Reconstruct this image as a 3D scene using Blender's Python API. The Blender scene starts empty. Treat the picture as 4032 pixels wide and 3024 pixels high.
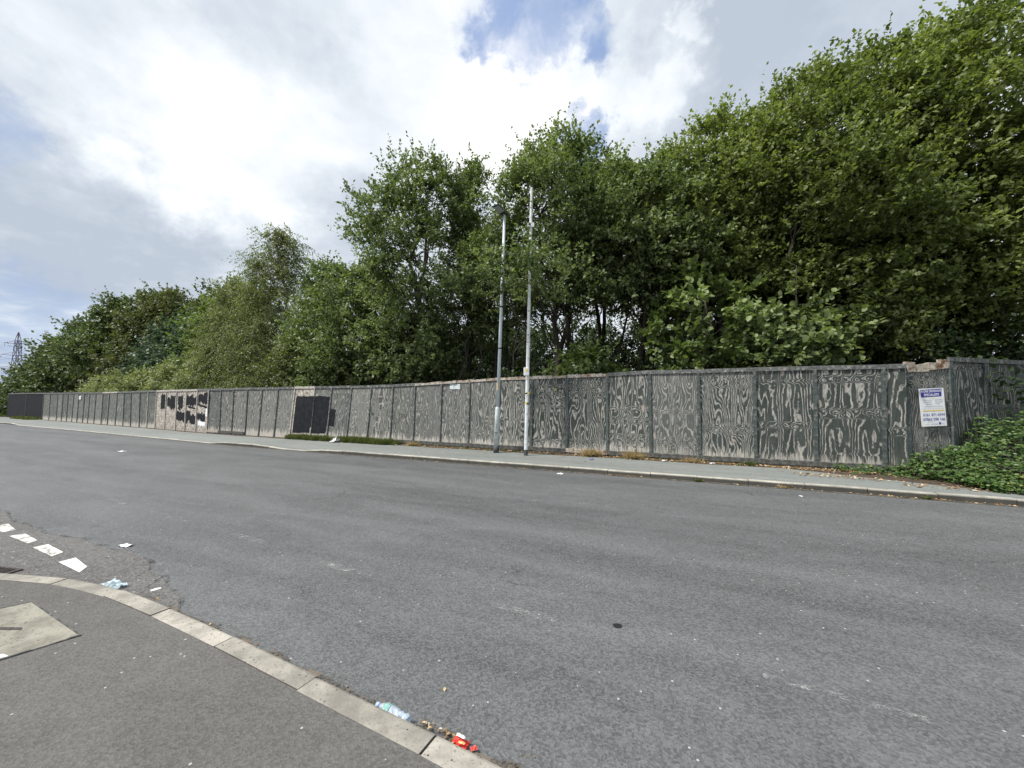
import bpy, math, random
import numpy as np
from mathutils import Vector, Matrix
R = math.radians
SC = bpy.context.scene
COL = SC.collection
rng = np.random.default_rng(7)
random.seed(7)

# ------------------------------------------------------------------ camera
PITCH = 2.65
cam = bpy.data.cameras.new('camera'); co = bpy.data.objects.new('camera', cam); COL.objects.link(co)
cam.sensor_width = 36; cam.lens = 13.52; cam.clip_end = 3000; cam.clip_start = .05
co.location = (0, 0, 1.7); co.rotation_euler = (R(90+PITCH), 0, 0)
SC.camera = co

# ------------------------------------------------------------------ light, sky, exposure
SUN_EL, SUN_AZ = 54, -108           # azimuth measured from +Y towards +X
SC.view_settings.view_transform = 'Standard'; SC.view_settings.look = 'None'
SC.view_settings.gamma = 1; SC.view_settings.use_curve_mapping = False
SC.view_settings.exposure = 0.76
sl = bpy.data.lights.new('sun', 'SUN'); sl.energy = 3.3; sl.angle = R(9); sl.color = (1, .95, .88)
so = bpy.data.objects.new('sun', sl); COL.objects.link(so)
sd = Vector((math.sin(R(SUN_AZ))*math.cos(R(SUN_EL)), math.cos(R(SUN_AZ))*math.cos(R(SUN_EL)), math.sin(R(SUN_EL))))
so.rotation_euler = sd.to_track_quat('Z', 'Y').to_euler()
SC.render.film_transparent = False

class NT:
    """small node-building helper"""
    def __init__(s, tree): s.t = tree; tree.nodes.clear()
    def n(s, typ, ins=None, **kw):
        nd = s.t.nodes.new('ShaderNode'+typ)
        for k, v in kw.items(): setattr(nd, k, v)
        for k, v in (ins or {}).items(): s.put(nd.inputs[k], v)
        return nd
    def put(s, sock, v):
        if isinstance(v, bpy.types.Node): v = next(o for o in v.outputs if o.enabled)
        if isinstance(v, bpy.types.NodeSocket): s.t.links.new(v, sock)
        else:
            if sock.type == 'RGBA' and len(v) == 3: v = (*v, 1)
            sock.default_value = v
    def m(s, op, a, b=0., c=0., clamp=False):
        nd = s.n('Math', operation=op, use_clamp=clamp)
        s.put(nd.inputs[0], a); s.put(nd.inputs[1], b)
        if op in ('MULTIPLY_ADD', 'PINGPONG', 'SMOOTH_MIN', 'COMPARE', 'WRAP'): s.put(nd.inputs[2], c)
        return nd.outputs[0]
    def v(s, op, a, b=(0, 0, 0)):
        nd = s.n('VectorMath', operation=op); s.put(nd.inputs[0], a)
        if op == 'SCALE': s.put(nd.inputs['Scale'], b)
        elif len(nd.inputs) > 1: s.put(nd.inputs[1], b)
        return nd.outputs['Value'] if op in ('DOT_PRODUCT', 'LENGTH') else nd.outputs[0]
    def ss(s, x, a, b, lo=0., hi=1.):
        nd = s.n('MapRange', interpolation_type='SMOOTHSTEP')
        for k, q in zip(range(5), (x, a, b, lo, hi)): s.put(nd.inputs[k], q)
        return nd.outputs[0]
    def mix(s, f, a, b, mode='MIX'):
        nd = s.n('Mix', data_type='RGBA', blend_type=mode)
        s.put(nd.inputs['Factor'], f); s.put(nd.inputs[6], a); s.put(nd.inputs[7], b)
        return nd.outputs[2]
    def noise(s, vec, scale, detail=2., rough=.5, dist=0., w=None):
        nd = s.n('TexNoise', noise_dimensions='4D' if w is not None else '3D')
        s.put(nd.inputs['Vector'], vec); s.put(nd.inputs['Scale'], scale); s.put(nd.inputs['Detail'], detail)
        s.put(nd.inputs['Roughness'], rough); s.put(nd.inputs['Distortion'], dist)
        if w is not None: s.put(nd.inputs['W'], w)
        return nd.outputs[0]
    def sep(s, v): nd = s.n('SeparateXYZ'); s.put(nd.inputs[0], v); return nd.outputs
    def comb(s, x, y, z):
        nd = s.n('CombineXYZ'); s.put(nd.inputs[0], x); s.put(nd.inputs[1], y); s.put(nd.inputs[2], z); return nd.outputs[0]

def dirpx(px, py):
    f = 1514.; a = (px-2016)/f; b = -(py-1512)/f; p = R(PITCH)
    return Vector((a, math.cos(p)-b*math.sin(p), math.sin(p)+b*math.cos(p))).normalized()

w = bpy.data.worlds.new('World'); SC.world = w; w.use_nodes = True
k = NT(w.node_tree)
SKY_STRENGTH = .1
sky = k.n('TexSky', sky_type='NISHITA', sun_disc=False, sun_elevation=R(SUN_EL), sun_rotation=R(SUN_AZ), air_density=1.2, dust_density=1.5)
tc = k.n('TexCoord').outputs['Generated']
sx, sy, sz = k.sep(tc)
den = k.m('ADD', k.m('MAXIMUM', sz, 0.), .16)
q = k.comb(k.m('DIVIDE', sx, den), k.m('DIVIDE', sy, den), 0.)
mp = k.n('Mapping', {'Vector': q, 'Rotation': (0, 0, R(32)), 'Scale': (.42, 1.15, 1)})
n1 = k.noise(mp, 1.0, 6., .52, .5)
n2 = k.noise(k.v('ADD', q, (7.3, 2.1, 0)), 1.6, 9., .58, .25)
n3 = k.noise(q, 5.5, 6., .6, .3)
wob = k.n('TexNoise', {'Vector': tc, 'Scale': 6., 'Detail': 7., 'Roughness': .62})
dd = k.v('NORMALIZE', k.v('ADD', tc, k.v('SCALE', k.v('SUBTRACT', wob.outputs['Color'], (.5, .5, .5)), .34)))
def blob(px, py, rdeg, inner=.0, vec=None):
    d = k.v('DOT_PRODUCT', vec or dd, tuple(dirpx(px, py)))
    return k.ss(d, math.cos(R(rdeg)), math.cos(R(rdeg*inner)))
# cloud brightness: soft sheets, a bright bank where the sun hides, darker undersides
br = k.m('MULTIPLY_ADD', n1, .95, .02)
br = k.m('ADD', br, k.m('MULTIPLY', k.m('SUBTRACT', n2, .5), .95))
br = k.m('ADD', br, k.m('MULTIPLY', k.m('SUBTRACT', n3, .5), .42))
glow = [(450, 330, 13, .12), (1850, 380, 20, .24), (2050, 420, 11, .22), (750, 470, 15, .06), (2500, 330, 8, .26), (2740, 60, 3.2, .35), (2560, 330, 4, .2), (250, 1180, 10, .12), (900, 980, 9, .1), (1000, 650, 14, .2)]
dark = [(1000, 60, 10, .10), (2900, 250, 13, .22), (3350, 60, 13, .20), (1350, 950, 9, .16), (60, 1300, 9, .25), (350, 880, 12, .28), (100, 650, 12, .22), (950, 1080, 8, .2), (250, 140, 12, .12), (500, 1010, 9, .14)]
for px, py, r, a in glow: br = k.m('ADD', br, k.m('MULTIPLY', blob(px, py, r), a))
for px, py, r, a in dark: br = k.m('SUBTRACT', br, k.m('MULTIPLY', blob(px, py, r), a))
ramp = k.n('ValToRGB', {'Fac': br})
cr = ramp.color_ramp; cr.elements[0].position = .12; cr.elements[0].color = (.48, .54, .63, 1)
cr.elements[1].position = .98; cr.elements[1].color = (1.08, 1.08, 1.08, 1)
for p_, c_ in ((.34, (.58, .64, .72, 1)), (.52, (.70, .755, .82, 1)), (.72, (.86, .90, .94, 1))):
    e = cr.elements.new(p_); e.color = c_
cloud = k.v('SCALE', ramp, .66/SKY_STRENGTH)
# gaps of blue in the cloud
hole = 0.
for px, py, r, i, a in ((2150, 60, 6.6, .1, .95), (2320, 90, 3.8, .1, .5), (1980, 10, 4, .1, .5), (2350, 500, 4.4, .1, 1.0), (2190, 480, 2.6, .1, .4), (120, 545, 5.0, .1, .6), (60, 1400, 11, .1, .75), (3300, 20, 6, .1, .25)):
    hole = k.m('ADD', hole, k.m('MULTIPLY', blob(px, py, r, i), a))
gen = k.ss(n2, .62, .80)
hole = k.m('MAXIMUM', k.ss(hole, .12, 1.15), k.m('MULTIPLY', gen, .35), clamp=True)
hole = k.m('MULTIPLY', hole, .76)
blue = k.mix(.75, sky, (1.0, 1.9, 4.1))
hole = k.m('MULTIPLY', hole, k.ss(n3, .68, .42, .45, 1.))
skyc = k.mix(hole, cloud, blue)
k.t.links.new(k.n('Background', {'Color': skyc, 'Strength': SKY_STRENGTH}).outputs[0], k.n('OutputWorld').inputs[0])

# ------------------------------------------------------------------ object helpers
def tag(o, label=None, cat=None, group=None, kind=None):
    if label: o['label'] = label
    if cat: o['category'] = cat
    if group: o['group'] = group
    if kind: o['kind'] = kind
    return o
def link(name, me, m=None, parent=None, loc=None, rz=0):
    o = bpy.data.objects.new(name, me); COL.objects.link(o)
    if m and me and not me.materials: me.materials.append(m)
    if parent: o.parent = parent
    if loc: o.location = loc
    if rz: o.rotation_euler = (0, 0, rz)
    return o
def empty(name, loc, label, cat, group=None, rz=0):
    o = link(name, None, loc=loc, rz=rz); return tag(o, label, cat, group)
class MB:
    def __init__(s): s.v = []; s.f = []; s.sm = False
    def add(s, vs, fs): b = len(s.v); s.v += [tuple(p) for p in vs]; s.f += [tuple(b+i for i in f) for f in fs]; return s
    def box(s, x0, x1, y0, y1, z0, z1, M=None):
        vs = [(x, y, z) for z in (z0, z1) for y in (y0, y1) for x in (x0, x1)]
        if M: vs = [M @ Vector(p) for p in vs]
        return s.add(vs, [(0, 2, 3, 1), (4, 5, 7, 6), (0, 1, 5, 4), (2, 6, 7, 3), (0, 4, 6, 2), (1, 3, 7, 5)])
    def hexa(s, p): return s.add(p, [(0, 3, 2, 1), (4, 5, 6, 7), (0, 1, 5, 4), (1, 2, 6, 5), (2, 3, 7, 6), (3, 0, 4, 7)])
    def tube(s, pts, rad, n=8, caps=True, rot=0.):
        pts = [Vector(p) for p in pts]; b = len(s.v); up = Vector((.3, .2, 1))
        for i, p in enumerate(pts):
            t = (pts[min(i+1, len(pts)-1)]-pts[max(i-1, 0)]).normalized()
            u = t.cross(Vector((1, 0, 0)) if abs(t.x) < .8 else Vector((0, 1, 0))).normalized(); v = t.cross(u)
            r = rad[i] if hasattr(rad, '__len__') else rad
            for j in range(n):
                a = 2*math.pi*j/n+rot; s.v.append(tuple(p+u*math.cos(a)*r+v*math.sin(a)*r))
        for i in range(len(pts)-1):
            for j in range(n):
                s.f.append((b+i*n+j, b+i*n+(j+1) % n, b+(i+1)*n+(j+1) % n, b+(i+1)*n+j))
        if caps: s.f.append(tuple(b+j for j in range(n))[::-1]); s.f.append(tuple(b+(len(pts)-1)*n+j for j in range(n)))
        return s
    def mesh(s, name='m', smooth=False):
        me = bpy.data.meshes.new(name); me.from_pydata(s.v, [], s.f); me.update()
        if smooth: me.shade_smooth()
        return me
    def build(s, name, m, parent=None, smooth=False, **kw): return link(name, s.mesh(name, smooth), m, parent, **kw)
def npmesh(name, V, F, tone=None):
    me = bpy.data.meshes.new(name); nf, w_ = F.shape
    me.vertices.add(len(V)); me.vertices.foreach_set('co', V.astype(np.float32).ravel())
    me.loops.add(nf*w_); me.loops.foreach_set('vertex_index', F.astype(np.int32).ravel())
    me.polygons.add(nf); me.polygons.foreach_set('loop_start', np.arange(0, nf*w_, w_, dtype=np.int32))
    me.update(calc_edges=True)
    if tone is not None:
        a = me.attributes.new('tone', 'FLOAT', 'POINT'); a.data.foreach_set('value', tone.astype(np.float32))
    return me

# ------------------------------------------------------------------ materials
def mat(name):
    m = bpy.data.materials.new(name); m.use_nodes = True; k = NT(m.node_tree); return m, k
def finish(k, color, rough=.8, spec=.3, bump=None, bs=.3, bd=.01, alpha=None, metal=0., trans=None):
    ins = {'Base Color': color, 'Roughness': rough, 'Specular IOR Level': spec, 'Metallic': metal}
    p = k.n('BsdfPrincipled', ins)
    if bump is not None: k.put(p.inputs['Normal'], k.n('Bump', {'Height': bump, 'Strength': bs, 'Distance': bd}))
    sh = p.outputs[0]
    if alpha is not None:
        mx = k.n('MixShader'); k.put(mx.inputs[0], alpha); k.put(mx.inputs[1], k.n('BsdfTransparent')); k.put(mx.inputs[2], sh); sh = mx.outputs[0]
    k.t.links.new(sh, k.n('OutputMaterial').inputs[0])
def plain(name, c, rough=.7, var=.25, scale=8., metal=0., spec=.4, c2=None, s2=3.):
    m, k = mat(name); g = k.n('TexCoord').outputs['Object']
    n = k.noise(g, scale, 5., .6)
    col = k.mix(k.ss(n, .3, .7), tuple(x*(1-var) for x in c), tuple(min(1, x*(1+var)) for x in c))
    if c2: col = k.mix(k.ss(k.noise(g, s2, 6., .7), .52, .62), col, c2)
    finish(k, col, rough, spec, n, .2, .004, metal=metal); return m

ROADROT = math.atan(.47)
def wpos(k):                        # position turned so that x runs along the main road
    return k.n('Mapping', {'Vector': k.n('NewGeometry').outputs['Position'], 'Rotation': (0, 0, ROADROT)}).outputs[0]
def asphalt(name, c, streak=.25, tint=(1, 1, 1), chips=.5, rough=.75, contrast=1., crack=.5, coarse=70.):
    m, k = mat(name); g = wpos(k)
    fine = k.noise(g, coarse*2.2, 3., .7)
    vor = k.n('TexVoronoi', {'Vector': g, 'Scale': coarse}, feature='F1')
    cell = k.sep(vor.outputs['Color'])[0]
    mp = k.n('Mapping', {'Vector': g, 'Scale': (.07, .9, 1)})
    st = k.noise(mp, 1.1, 4., .55, .3)
    st2 = k.noise(k.n('Mapping', {'Vector': g, 'Scale': (.35, 1.2, 1), 'Location': (3, 9, 0)}), 1.4, 5., .6, .6)
    mott = k.noise(g, 6., 4., .6)
    val = k.m('MULTIPLY_ADD', k.m('SUBTRACT', fine, .5), 1.5*contrast, 1.)
    val = k.m('ADD', val, k.m('MULTIPLY', k.m('SUBTRACT', cell, .5), .75*contrast))
    val = k.m('ADD', val, k.m('MULTIPLY', k.m('SUBTRACT', k.ss(st, .3, .7), .5), streak))
    val = k.m('ADD', val, k.m('MULTIPLY', k.m('SUBTRACT', k.ss(st2, .4, .62), .5), streak*.6))
    val = k.m('ADD', val, k.m('MULTIPLY', k.m('SUBTRACT', mott, .5), .35))
    val = k.m('MAXIMUM', val, .18)
    col = k.v('SCALE', tuple(c*t for t in tint), val)
    v2 = k.n('TexVoronoi', {'Vector': g, 'Scale': coarse*.22}, feature='F1')
    chip = k.m('MULTIPLY', k.m('LESS_THAN', v2.outputs['Distance'], .13), k.m('GREATER_THAN', k.sep(v2.outputs['Color'])[1], 1-.22*chips))
    col = k.mix(k.m('MULTIPLY', chip, .75), col, (.5, .49, .46))
    ck = k.n('TexVoronoi', {'Vector': k.v('ADD', g, k.v('SCALE', k.n('TexNoise', {'Vector': g, 'Scale': 2.5, 'Detail': 6.}).outputs['Color'], .5)), 'Scale': .45}, feature='DISTANCE_TO_EDGE')
    cr_ = k.m('MULTIPLY', k.ss(ck.outputs['Distance'], .0, .008, 1., 0.), k.m('MULTIPLY', k.ss(k.noise(g, .7, 3.), .56, .66), crack))
    col = k.mix(cr_, col, (.022, .022, .022))
    h = k.m('ADD', fine, k.m('MULTIPLY', vor.outputs['Distance'], .8))
    finish(k, col, rough, .35, h, .5, .006); return m
M = {}
M['road'] = asphalt('road_asphalt', .115, .26, (.96, 1, 1.035), .30, .62, .85, .5, 80.)
M['side'] = asphalt('side_road_asphalt', .112, .2, (1.02, 1, .97), .7, .75, 1.1, 1.)
M['path'] = asphalt('footway_asphalt', .108, .16, (1.03, 1, .955), .3, .85, .6, .5, 95.)
M['farpath'] = asphalt('far_footway_asphalt', .195, .16, (.95, 1.02, .985), .2, .8, .35, .4)

def stone(name, c, grime_shade=.5):
    m, k = mat(name); g = k.n('NewGeometry').outputs['Position']
    n = k.noise(g, 5., 6., .65); f = k.noise(g, 60., 3., .6)
    oi = k.n('ObjectInfo').outputs['Random']
    col = k.mix(k.ss(n, .3, .72), tuple(x*.62 for x in c), tuple(x*1.12 for x in c))
    col = k.v('SCALE', col, k.m('MULTIPLY_ADD', oi, .28, .86))
    col = k.mix(k.ss(f, .56, .72), col, tuple(x*.45 for x in c))
    v = k.n('TexVoronoi', {'Vector': g, 'Scale': 30.})
    col = k.mix(k.m('MULTIPLY', k.m('LESS_THAN', v.outputs['Distance'], .16), k.m('GREATER_THAN', k.sep(v.outputs['Color'])[0], .6)), col, (.07, .065, .055))
    nz = k.sep(k.n('NewGeometry').outputs['Normal'])[2]
    col = k.mix(k.m('MULTIPLY', k.ss(nz, .7, .2), grime_shade), col, (.035, .034, .03))   # road grime and shade painted together on the upright face
    finish(k, col, .85, .25, k.m('ADD', n, f), .5, .004); return m
M['kerb'] = stone('kerb_concrete', (.36, .34, .30)); M['kerbfar'] = stone('far_kerb_concrete', (.44, .425, .375), .9)
M['slab'] = stone('cover_concrete', (.26, .25, .21))

def soil(name, a, b, c, sc=9.):
    m, k = mat(name); g = k.n('NewGeometry').outputs['Position']
    n = k.noise(g, sc, 6., .7); f = k.noise(g, sc*7, 4., .7)
    col = k.mix(k.ss(n, .35, .65), a, b); col = k.mix(k.ss(f, .55, .7), col, c)
    finish(k, col, .95, .1, k.m('ADD', n, f), .8, .02); return m
M['soil'] = soil('verge_soil', (.05, .04, .033), (.11, .085, .065), (.24, .17, .11))
M['floor'] = soil('woodland_soil', (.02, .018, .012), (.035, .033, .018), (.03, .045, .015), 3.)
M['field'] = soil('field_grass', (.06, .085, .025), (.10, .11, .04), (.16, .14, .06), 2.)

def plywood():
    m, k = mat('weathered_plywood')
    at = lambda nm: k.n('Attribute', attribute_type='OBJECT', attribute_name=nm).outputs['Fac']
    worn, seed, fade, mir, bleach, dens = [at(x) for x in ('worn', 'seed', 'fade', 'mirror', 'bleach', 'density')]
    g = k.n('TexCoord').outputs['Object']; x, y, z = k.sep(g)
    sd_ = k.m('MULTIPLY', seed, 13.7)
    px = k.n('Math', operation='FLOORED_MODULO'); k.put(px.inputs[0], k.m('ADD', x, .05)); k.put(px.inputs[1], mir)
    xx = px.outputs[0]
    # rotary-cut veneer: the growth rings run up the sheet as wavy nested lines that close into arches and eyes
    pinch = k.noise(k.comb(0., 0., z), 2.4, 2., .5, 0., w=sd_)
    h = k.noise(k.comb(k.m('MULTIPLY', xx, 2.3), 0., k.m('MULTIPLY', z, .50)), 1.5, 1.6, .4, .25, w=sd_)
    knot = k.noise(k.comb(k.m('MULTIPLY', xx, 1.5), 0., k.m('MULTIPLY', z, 1.6)), 4.2, 1., .5, .5, w=k.m('ADD', sd_, 3.1))
    ph = k.m('ADD', k.m('MULTIPLY', xx, k.m('MULTIPLY_ADD', dens, 8., 9.)), k.m('MULTIPLY', h, k.m('MULTIPLY_ADD', dens, 12., 7.)))
    ph = k.m('ADD', ph, k.m('MULTIPLY', knot, k.m('MULTIPLY_ADD', k.ss(pinch, .54, .64), 4., .55)))
    ph = k.m('ADD', ph, k.m('MULTIPLY', k.noise(g, 16., 3., .6), .35))
    fr = k.m('SINE', k.m('MULTIPLY', ph, 6.2832))
    thick = k.noise(k.comb(k.m('MULTIPLY', x, 2.6), 0., k.m('MULTIPLY', z, .9)), 2.2, 4., .6, .3, w=k.m('ADD', sd_, 7.7))
    thr = k.m('SUBTRACT', 2.05, k.m('ADD', k.m('MULTIPLY', worn, 1.15), k.m('MULTIPLY', thick, 2.1)))
    line = k.ss(fr, k.m('SUBTRACT', thr, .12), k.m('ADD', thr, .26))
    brk = k.noise(k.comb(k.m('MULTIPLY', x, 11.), 0., k.m('MULTIPLY', z, 5.)), 1.4, 5., .65, w=k.m('ADD', sd_, 12.))
    line = k.m('MULTIPLY', line, k.ss(brk, .36, .52, .15, 1.))
    fib = k.noise(k.comb(k.m('MULTIPLY', x, 60.), 0., k.m('MULTIPLY', z, 3.)), 1.5, 4., .6, w=sd_)
    line = k.m('MULTIPLY', line, k.ss(fib, .25, .55, .55, 1.))
    big = k.noise(k.comb(k.m('MULTIPLY', x, 3.), 0., k.m('MULTIPLY', z, 1.)), 1.3, 5., .6, .3, w=k.m('ADD', sd_, 1.7))
    gn = k.mix(k.ss(big, .35, .65), (.036, .046, .042), (.058, .068, .063))
    paint = k.mix(fade, gn, (.115, .122, .116))
    paint = k.mix(k.m('MULTIPLY', k.ss(fib, .45, .75), k.m('MULTIPLY_ADD', fade, .5, .22)), paint, (.21, .21, .2))
    wood = k.mix(k.ss(fib, .35, .65), (.24, .235, .22), (.50, .48, .44))
    col = k.mix(k.m('MULTIPLY', line, k.m('MULTIPLY_ADD', fade, -.25, .84)), paint, wood)
    # flaked patches that show bare ply, some of them pink undercoat
    fl = k.noise(k.comb(k.m('MULTIPLY', x, 4.), 0., k.m('MULTIPLY', z, 1.5)), 1.5, 6., .55, .2, w=k.m('ADD', sd_, 5.))
    col = k.mix(k.m('MULTIPLY', k.ss(fl, .635, .665), .8), col, (.36, .31, .28))
    rust = k.noise(g, 3.4, 4., .6, w=k.m('ADD', sd_, 9.))
    col = k.mix(k.m('MULTIPLY', k.ss(rust, .735, .75), .7), col, (.42, .22, .12))
    # damp-bleached foot of the sheet, ragged upper edge
    fz = k.m('SUBTRACT', z, k.m('MULTIPLY', k.m('SUBTRACT', k.noise(k.comb(k.m('MULTIPLY', x, 9.), 0., k.m('MULTIPLY', z, .8)), 1.3, 6., .78, w=sd_), .42), 1.5))
    ft = k.m('MULTIPLY', k.ss(fz, .34, .14), bleach)
    col = k.mix(ft, col, k.mix(k.ss(fib, .4, .6), (.29, .275, .245), (.53, .505, .455)))
    speck = k.noise(g, 46., 3., .7); col = k.mix(k.m('MULTIPLY', k.ss(speck, .62, .74), .35), col, (.45, .45, .42))
    finish(k, col, .85, .2, k.m('ADD', k.m('MULTIPLY', line, -.6), fib), .5, .004); return m
M['ply'] = plywood()
def osb():
    m, k = mat('bare_chipboard'); g = k.n('TexCoord').outputs['Object']; x, y, z = k.sep(g)
    wv = k.v('ADD', g, k.v('SCALE', k.n('TexNoise', {'Vector': g, 'Scale': 5., 'Detail': 3.}).outputs['Color'], .16))
    v1 = k.n('TexVoronoi', {'Vector': k.n('Mapping', {'Vector': wv, 'Scale': (26, 1, 9), 'Rotation': (0, .5, 0)}), 'Scale': 1.})
    v2 = k.n('TexVoronoi', {'Vector': k.n('Mapping', {'Vector': wv, 'Scale': (15, 1, 30), 'Rotation': (0, -.7, 0)}), 'Scale': 1.})
    c = k.m('MULTIPLY', k.m('ADD', k.sep(v1.outputs['Color'])[0], k.sep(v2.outputs['Color'])[1]), .5)
    col = k.mix(k.ss(c, .2, .8), (.12, .105, .092), (.50, .46, .415))
    col = k.mix(k.ss(k.noise(g, 60., 4., .7), .5, .75), col, (.64, .61, .56))
    finish(k, col, .9, .15, c, .6, .004); return m
M['osb'] = osb()
def tar(name, c=(.010, .0115, .014)):
    m, k = mat(name); g = k.n('NewGeometry').outputs['Position']; n = k.noise(g, 5., 6., .7); f = k.noise(g, 26., 5., .75)
    col = k.mix(k.ss(n, .35, .7), c, tuple(x*2.1 for x in c)); col = k.mix(k.m('MULTIPLY', k.ss(f, .62, .75), .5), col, (.07, .07, .07))
    finish(k, col, .85, .12, f, .4, .003); return m
M['black'] = tar('black_paint')
M['batten'] = plain('green_grey_batten_paint', (.055, .072, .07), .7, .3, 20., c2=(.16, .16, .15), s2=14.)
M['rail'] = plain('dark_grey_weathered_board', (.10, .108, .105), .85, .45, 14., c2=(.26, .255, .24), s2=9.)
M['pale'] = plain('pale_bare_board', (.42, .395, .355), .85, .3, 16., c2=(.18, .15, .12), s2=9.)
M['rot'] = plain('rotten_board', (.36, .32, .27), .9, .4, 12., c2=(.14, .07, .035), s2=7.)
M['gravelb'] = plain('grey_foot_board', (.085, .088, .082), .9, .5, 11., c2=(.24, .225, .2), s2=6.)
M['white'] = plain('white_sheet', (.72, .74, .76), .5, .08, 9.)
M['whitepaint'] = None
M['galv'] = plain('dull_galvanised_steel', (.54, .60, .65), .5, .1, 16., metal=.0, c2=(.50, .56, .60), s2=9.)
M['galv2'] = plain('bright_galvanised_steel', (.68, .71, .72), .45, .12, 14., metal=.0, c2=(.42, .45, .46), s2=7.)
M['patchy'] = plain('patchy_grey_steel', (.52, .58, .59), .6, .15, 10., c2=(.30, .35, .36), s2=6.)
M['dark'] = plain('dark_grey_plastic', (.045, .047, .05), .5, .2)
M['charcoal'] = plain('charcoal_paint', (.06, .068, .075), .7, .3, 20.)
M['hole'] = plain('black_rubber_and_hollows', (.012, .012, .012), .8)
M['yellow'] = plain('yellow_tape', (.75, .62, .12), .5, .1)
M['sticker'] = plain('torn_sticker', (.62, .5, .3), .7, .3, 30.)
M['lens'] = plain('lamp_glass', (.40, .42, .41), .15, .1)
M['iron'] = plain('cast_iron', (.055, .045, .042), .7, .4, 30.)
M['pylon'] = plain('violet_grey_steel', (.16, .13, .22), .7, .1)
M['bark'] = plain('bark_dark', (.055, .048, .038), .95, .45, 12.)
M['birchbark'] = plain('bark_birch', (.42, .40, .36), .9, .3, 6., c2=(.06, .05, .045), s2=8.)
def marking(nm='road_paint', ca=(.52, .51, .47), cb=(.74, .73, .69), soft=.07):
    m, k = mat(nm); g = k.n('NewGeometry').outputs['Position']
    wr = k.n('Attribute', attribute_type='OBJECT', attribute_name='wear').outputs['Fac']
    n = k.noise(g, 70., 4., .75); b = k.noise(g, 7., 4., .6)
    al = k.ss(k.m('ADD', k.m('MULTIPLY', n, .65), k.m('MULTIPLY', b, .5)), wr, k.m('ADD', wr, soft))
    col = k.mix(k.ss(b, .35, .65), ca, cb)
    finish(k, col, .7, .3, n, .3, .003, alpha=al); return m
M['paint'] = marking()
M['faint'] = marking('ghost_road_paint', (.22, .225, .23), (.36, .36, .36), .22)
M['tarseam'] = marking('dark_seam', (.025, .025, .027), (.05, .05, .05), .16)
M['grit'] = marking('gutter_grit', (.055, .05, .042), (.15, .13, .105), .14)

def leafmat(name, lo, mid, hi, trans=.32, rough=.5, yellow=None):
    m, k = mat(name); t = k.n('Attribute', attribute_name='tone').outputs['Fac']
    rp = k.n('ValToRGB', {'Fac': t}); c = rp.color_ramp
    c.elements[0].color = (*lo, 1); c.elements[1].color = (*hi, 1); c.elements[1].position = .92
    e = c.elements.new(.5); e.color = (*mid, 1)
    if yellow: e = c.elements.new(1.); e.color = (*yellow, 1)
    p = k.n('BsdfPrincipled', {'Base Color': rp, 'Roughness': rough, 'Specular IOR Level': .36})
    tr = k.n('BsdfTranslucent', {'Color': k.mix(1., rp, (1.25, 1.35, .55), 'MULTIPLY')})
    mx = k.n('MixShader'); k.put(mx.inputs[0], trans); k.put(mx.inputs[1], p); k.put(mx.inputs[2], tr)
    k.t.links.new(mx.outputs[0], k.n('OutputMaterial').inputs[0]); return m
L = {}
L['alder'] = leafmat('leaf_alder', (0.042, 0.064, 0.026), (0.095, 0.132, 0.052), (0.22, 0.275, 0.125))  # palest tone also paints in the glints on the leaves
L['willow'] = leafmat('leaf_willow', (0.052, 0.07, 0.022), (0.112, 0.148, 0.044), (0.235, 0.285, 0.1), .36)  # pale end of the tones carries painted leaf glints too
L['bright'] = leafmat('leaf_bright', (0.06, 0.09, 0.03), (0.12, 0.17, 0.055), (0.22, 0.28, 0.11), .35)
L['birch'] = leafmat('leaf_birch', (0.085, 0.105, 0.05), (0.15, 0.18, 0.08), (0.24, 0.27, 0.13), .35)
L['mix'] = leafmat('leaf_mixed', (0.045, 0.066, 0.026), (0.082, 0.115, 0.045), (0.13, 0.17, 0.07), .28)
L['brown'] = leafmat('leaf_olive', (0.055, 0.066, 0.026), (0.09, 0.105, 0.042), (0.13, 0.145, 0.065), .28)
L['blue'] = leafmat('leaf_bluegreen', (0.037, 0.059, 0.045), (0.064, 0.099, 0.073), (0.099, 0.145, 0.106), .28)
L['sallow'] = leafmat('leaf_sallow', (0.13, 0.16, 0.08), (0.22, 0.26, 0.13), (0.33, 0.36, 0.2), .3)
L['bramble'] = leafmat('leaf_bramble', (0.034, 0.069, 0.023), (0.069, 0.127, 0.034), (0.149, 0.218, 0.063), .25, .4, (.30, .30, .08))
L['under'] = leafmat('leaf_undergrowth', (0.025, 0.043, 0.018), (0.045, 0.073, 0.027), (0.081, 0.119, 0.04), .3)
L['grass'] = leafmat('blade_green', (.055, .075, .02), (.09, .12, .03), (.15, .16, .06), .3, .6)
L['straw'] = leafmat('blade_straw', (.20, .14, .07), (.34, .25, .14), (.5, .40, .24), .3, .7)
L['dead'] = leafmat('dead_leaf', (.14, .07, .035), (.33, .21, .11), (.6, .47, .28), .2, .7, (.7, .66, .55))

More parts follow.
